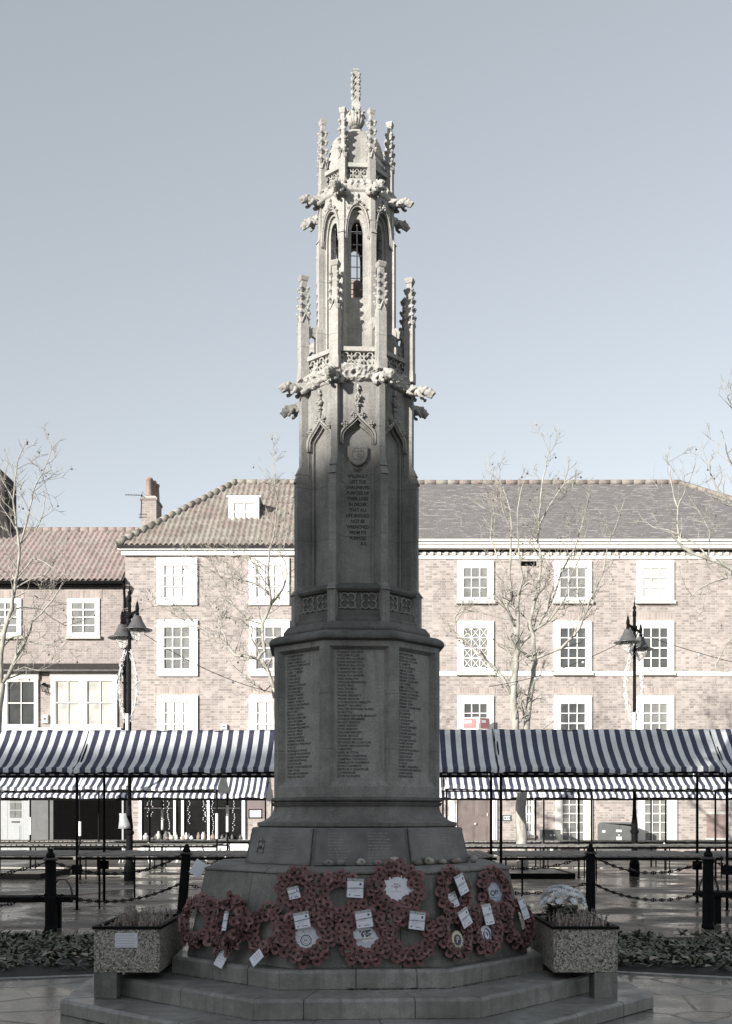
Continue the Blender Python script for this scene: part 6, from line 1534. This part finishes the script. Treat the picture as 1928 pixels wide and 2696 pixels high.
def badge_tree(o, r):
    mb = MB(); disc(mb, r+.006, 0, .005, 16, .05); b = part('badge', mb, M['wcard'], o, loc=(0, 0, .012)); mb = MB()
    mb.T = Matrix.Translation((0, .0, .0056)); arc_text(mb, 'ST SWITHUNS', .030, R(165), R(15), .015)
    mb.tube([(0, -.018, 0), (0, .012, 0)], .0014, 4)
    for s in (-1, 1): mb.tube([(0, 0, 0), (s*.012, .012, 0)], .001, 4); mb.ball((s*.014, .010, 0), (.005, .005, .001), 6, 4); mb.ball((s*.005, .017, 0), (.006, .004, .001), 6, 4)
    mb.add(text_mb('CHURCH OF ENGLAND', .007, 'CENTER', .0001), Matrix.Translation((0, -.030, 0))); part('emblem', mb, M['print'], b)
def badge_p(o, r):
    mb = MB(); n = 24; mb.loft([[((.078 if i % 2 else .064)*math.cos(math.pi*i/n), (.078 if i % 2 else .064)*math.sin(math.pi*i/n), z) for i in range(2*n)] for z in (0, .005)]); b = part('badge', mb, M['gold'], o, loc=(-.015, -.055, .03), rot=(0, 0, R(-8)))
    mb = MB(); disc(mb, .044, .0052, .008); part('blue_disc', mb, M['navy'], b)
    mb = MB(); mb.add(text_mb('P', .068, 'CENTER', .0014), Matrix.Translation((0, -.021, .0086)) @ Matrix.Shear('XZ', 4, (0, 0)) ); part('letter', mb, M['gold'], b)
    mb = MB(); mb.T = Matrix.Translation((0, 0, .0056)); arc_text(mb, 'PROBUS', .055, R(215), R(325), .014, True); part('lettering', mb, M['navy'], b)
def badge_borough(o, r):
    mb = MB(); mb.loft([[((r-.002)*math.cos(R(t))*.86, (r+.022)*math.sin(R(t)), z) for t in range(0, 360, 10)] for z in (0, .005)]); b = part('badge', mb, M['blueish'], o, loc=(0, 0, .0)); mb = MB()
    mb.T = Matrix.Translation((0, 0, .0056)); arc_text(mb, 'BOROUGH', .082, R(165), R(15), .030); arc_text(mb, 'MAYOR', .09, R(235), R(305), .026, True)
    mb.tube([(.028*math.cos(R(t))-.02, .02*math.sin(R(t))-.005, 0) for t in range(0, 361, 30)], .005, 4); mb.box(.018, .03, -.02, .02, -.001, .001); mb.tube([(.03, 0, 0), (.05, .02, 0), (.05, -.02, 0)], .004, 4)
    mb.tube([(-.06, -.05, 0), (-.02, -.04, 0), (.02, -.05, 0), (.06, -.04, 0)], .002, 4); part('lettering', mb, M['print'], b)
def badge_swirl(o, r):
    mb = MB(); disc(mb, .075, 0, .005, 18, .06); b = part('badge', mb, M['wcard'], o, loc=(-.01, -.05, .01)); mb = MB(); mb.T = Matrix.Translation((0, 0, .006))
    for rr_, a0, a1 in ((.05, -80, 120), (.034, 100, 280), (.018, -60, 120)): mb.tube([(rr_*math.cos(R(t)), rr_*math.sin(R(t)), 0) for t in range(a0, a1+1, 15)], [.001+.006*math.sin(math.pi*i/((a1-a0)//15)) for i in range((a1-a0)//15+1)], 4)
    part('emblem', mb, M['navy'], b)
wreath(556, 2312, -1, .44, 'wreath leaning against the rear left edge of the plinth beside a white envelope', off=-.10, seed=1, rot=.2) if False else None
wreath(522, 2425, -1, .46, 'leftmost wreath, turned away round the left corner of the plinth', seed=2, off=.05)
wreath(607, 2434, -1, .54, 'large dense ruffled wreath on the left face with a small striped card in its middle', ruffled=True, seed=3, off=.10, lean=R(0), cards=((.0, .01, .045, .14, R(3), .06),))
wreath(703, 2450, -1, .44, 'wreath seen at an angle between the ruffled wreath and the front-left one', seed=4, off=.04)
wreath(785, 2340, 0, .37, 'upper left wreath on the front face with a tilted small card', seed=5, cards=((-.03, -.05, .085, .075, R(14), .05),))
wreath(806, 2466, 0, .46, 'lower left wreath on the front face with a silver star badge', seed=6, off=.05, cards=((-.03, .11, .115, .105, R(10), .06),), badge=badge_star)
wreath(893, 2362, 0, .44, 'upper middle wreath on the front face with an open centre and a large card', seed=7, off=.03, cards=((.125, .05, .125, .13, R(-3), .06),))
wreath(962, 2466, 0, .46, 'lower middle wreath with a black crest badge and ribbon', seed=8, off=.055, cards=((-.01, .12, .125, .115, R(8), .06),), badge=badge_crest)
wreath(1043, 2340, 0, .46, 'largest upper wreath with a plain white scalloped disc', seed=9, off=.045, badge=badge_tree)
wreath(1080, 2464, 0, .46, 'lower right wreath on the front face with an empty dark centre', seed=10, off=.06, cards=((.05, .10, .12, .12, R(-7), .06),))
wreath(1192, 2352, 1, .44, 'upper wreath on the right face with a blue-grey card behind a white one', seed=11, off=.04, cards=((.06, .05, .13, .14, R(15), .06), (-.05, -.07, .13, .10, R(12), .03)))
wreath(1196, 2458, 1, .44, 'wreath with the blue P badge on the right face', seed=12, off=.06, cards=((.10, .10, .14, .12, R(18), .06),), badge=badge_p)
wreath(1300, 2350, 1, .46, 'upper right-hand wreath with an oval lettered badge', seed=13, off=.03, badge=badge_borough)
wreath(1276, 2446, 1, .44, 'lower wreath on the right face with a card above a swirl badge', seed=14, off=.07, cards=((.0, .10, .13, .15, R(3), .06),), badge=badge_swirl)
wreath(1362, 2432, 1, .46, 'rightmost wreath at the right corner of the plinth with a long narrow card', seed=15, off=.05, cards=((.05, .11, .10, .17, R(10), .06),))
wreath(560, 2322, -2, .44, 'wreath standing behind the left shoulder of the plinth', seed=16, off=.05, n=20)
# loose cards
def loose(name, label, M_, w, h, lines=True):
    o = thing(name, label, 'card'); o.matrix_world = M_; m = MB(); m.box(-w/2, w/2, -h/2, h/2, 0, .004); part('sheet', m, M['wcard'], o, bevel=.001)
    if lines:
        m = MB()
        for i in range(4): m.box(-w*.35, w*(.3-.1*(i % 2)), h*.28-i*h*.16, h*.28-i*h*.16+.002, .0042, .0048)
        part('writing', m, M['print'], o)
def ground_card(xs, ys, z, rz, tilt=12):
    d = (EYE-z)/((ys-HY)/F); return Matrix.Translation((PX(xs, d), d, z+.03)) @ Matrix.Rotation(rz, 4, 'Z') @ Matrix.Rotation(R(tilt), 4, 'X')
loose('message_card', 'white printed card lying on the step below the ruffled wreath', plinth_frame(584, 2524, -1, .13, R(-12)) @ Matrix.Rotation(R(-14), 4, 'Z'), .115, .145)
loose('message_card', 'crumpled white card on the step below the angled left wreath', plinth_frame(676, 2522, -1, .13, R(-14)) @ Matrix.Rotation(R(-38), 4, 'Z'), .10, .12)
loose('envelope', 'white envelope sticking out beside the wreath at the left shoulder of the plinth', Matrix.Translation((PX(522, 9.6), 9.6, PZ(2287, 9.6))) @ Matrix.Rotation(R(85), 4, 'X') @ Matrix.Rotation(R(-32), 4, 'Z'), .11, .14, False)
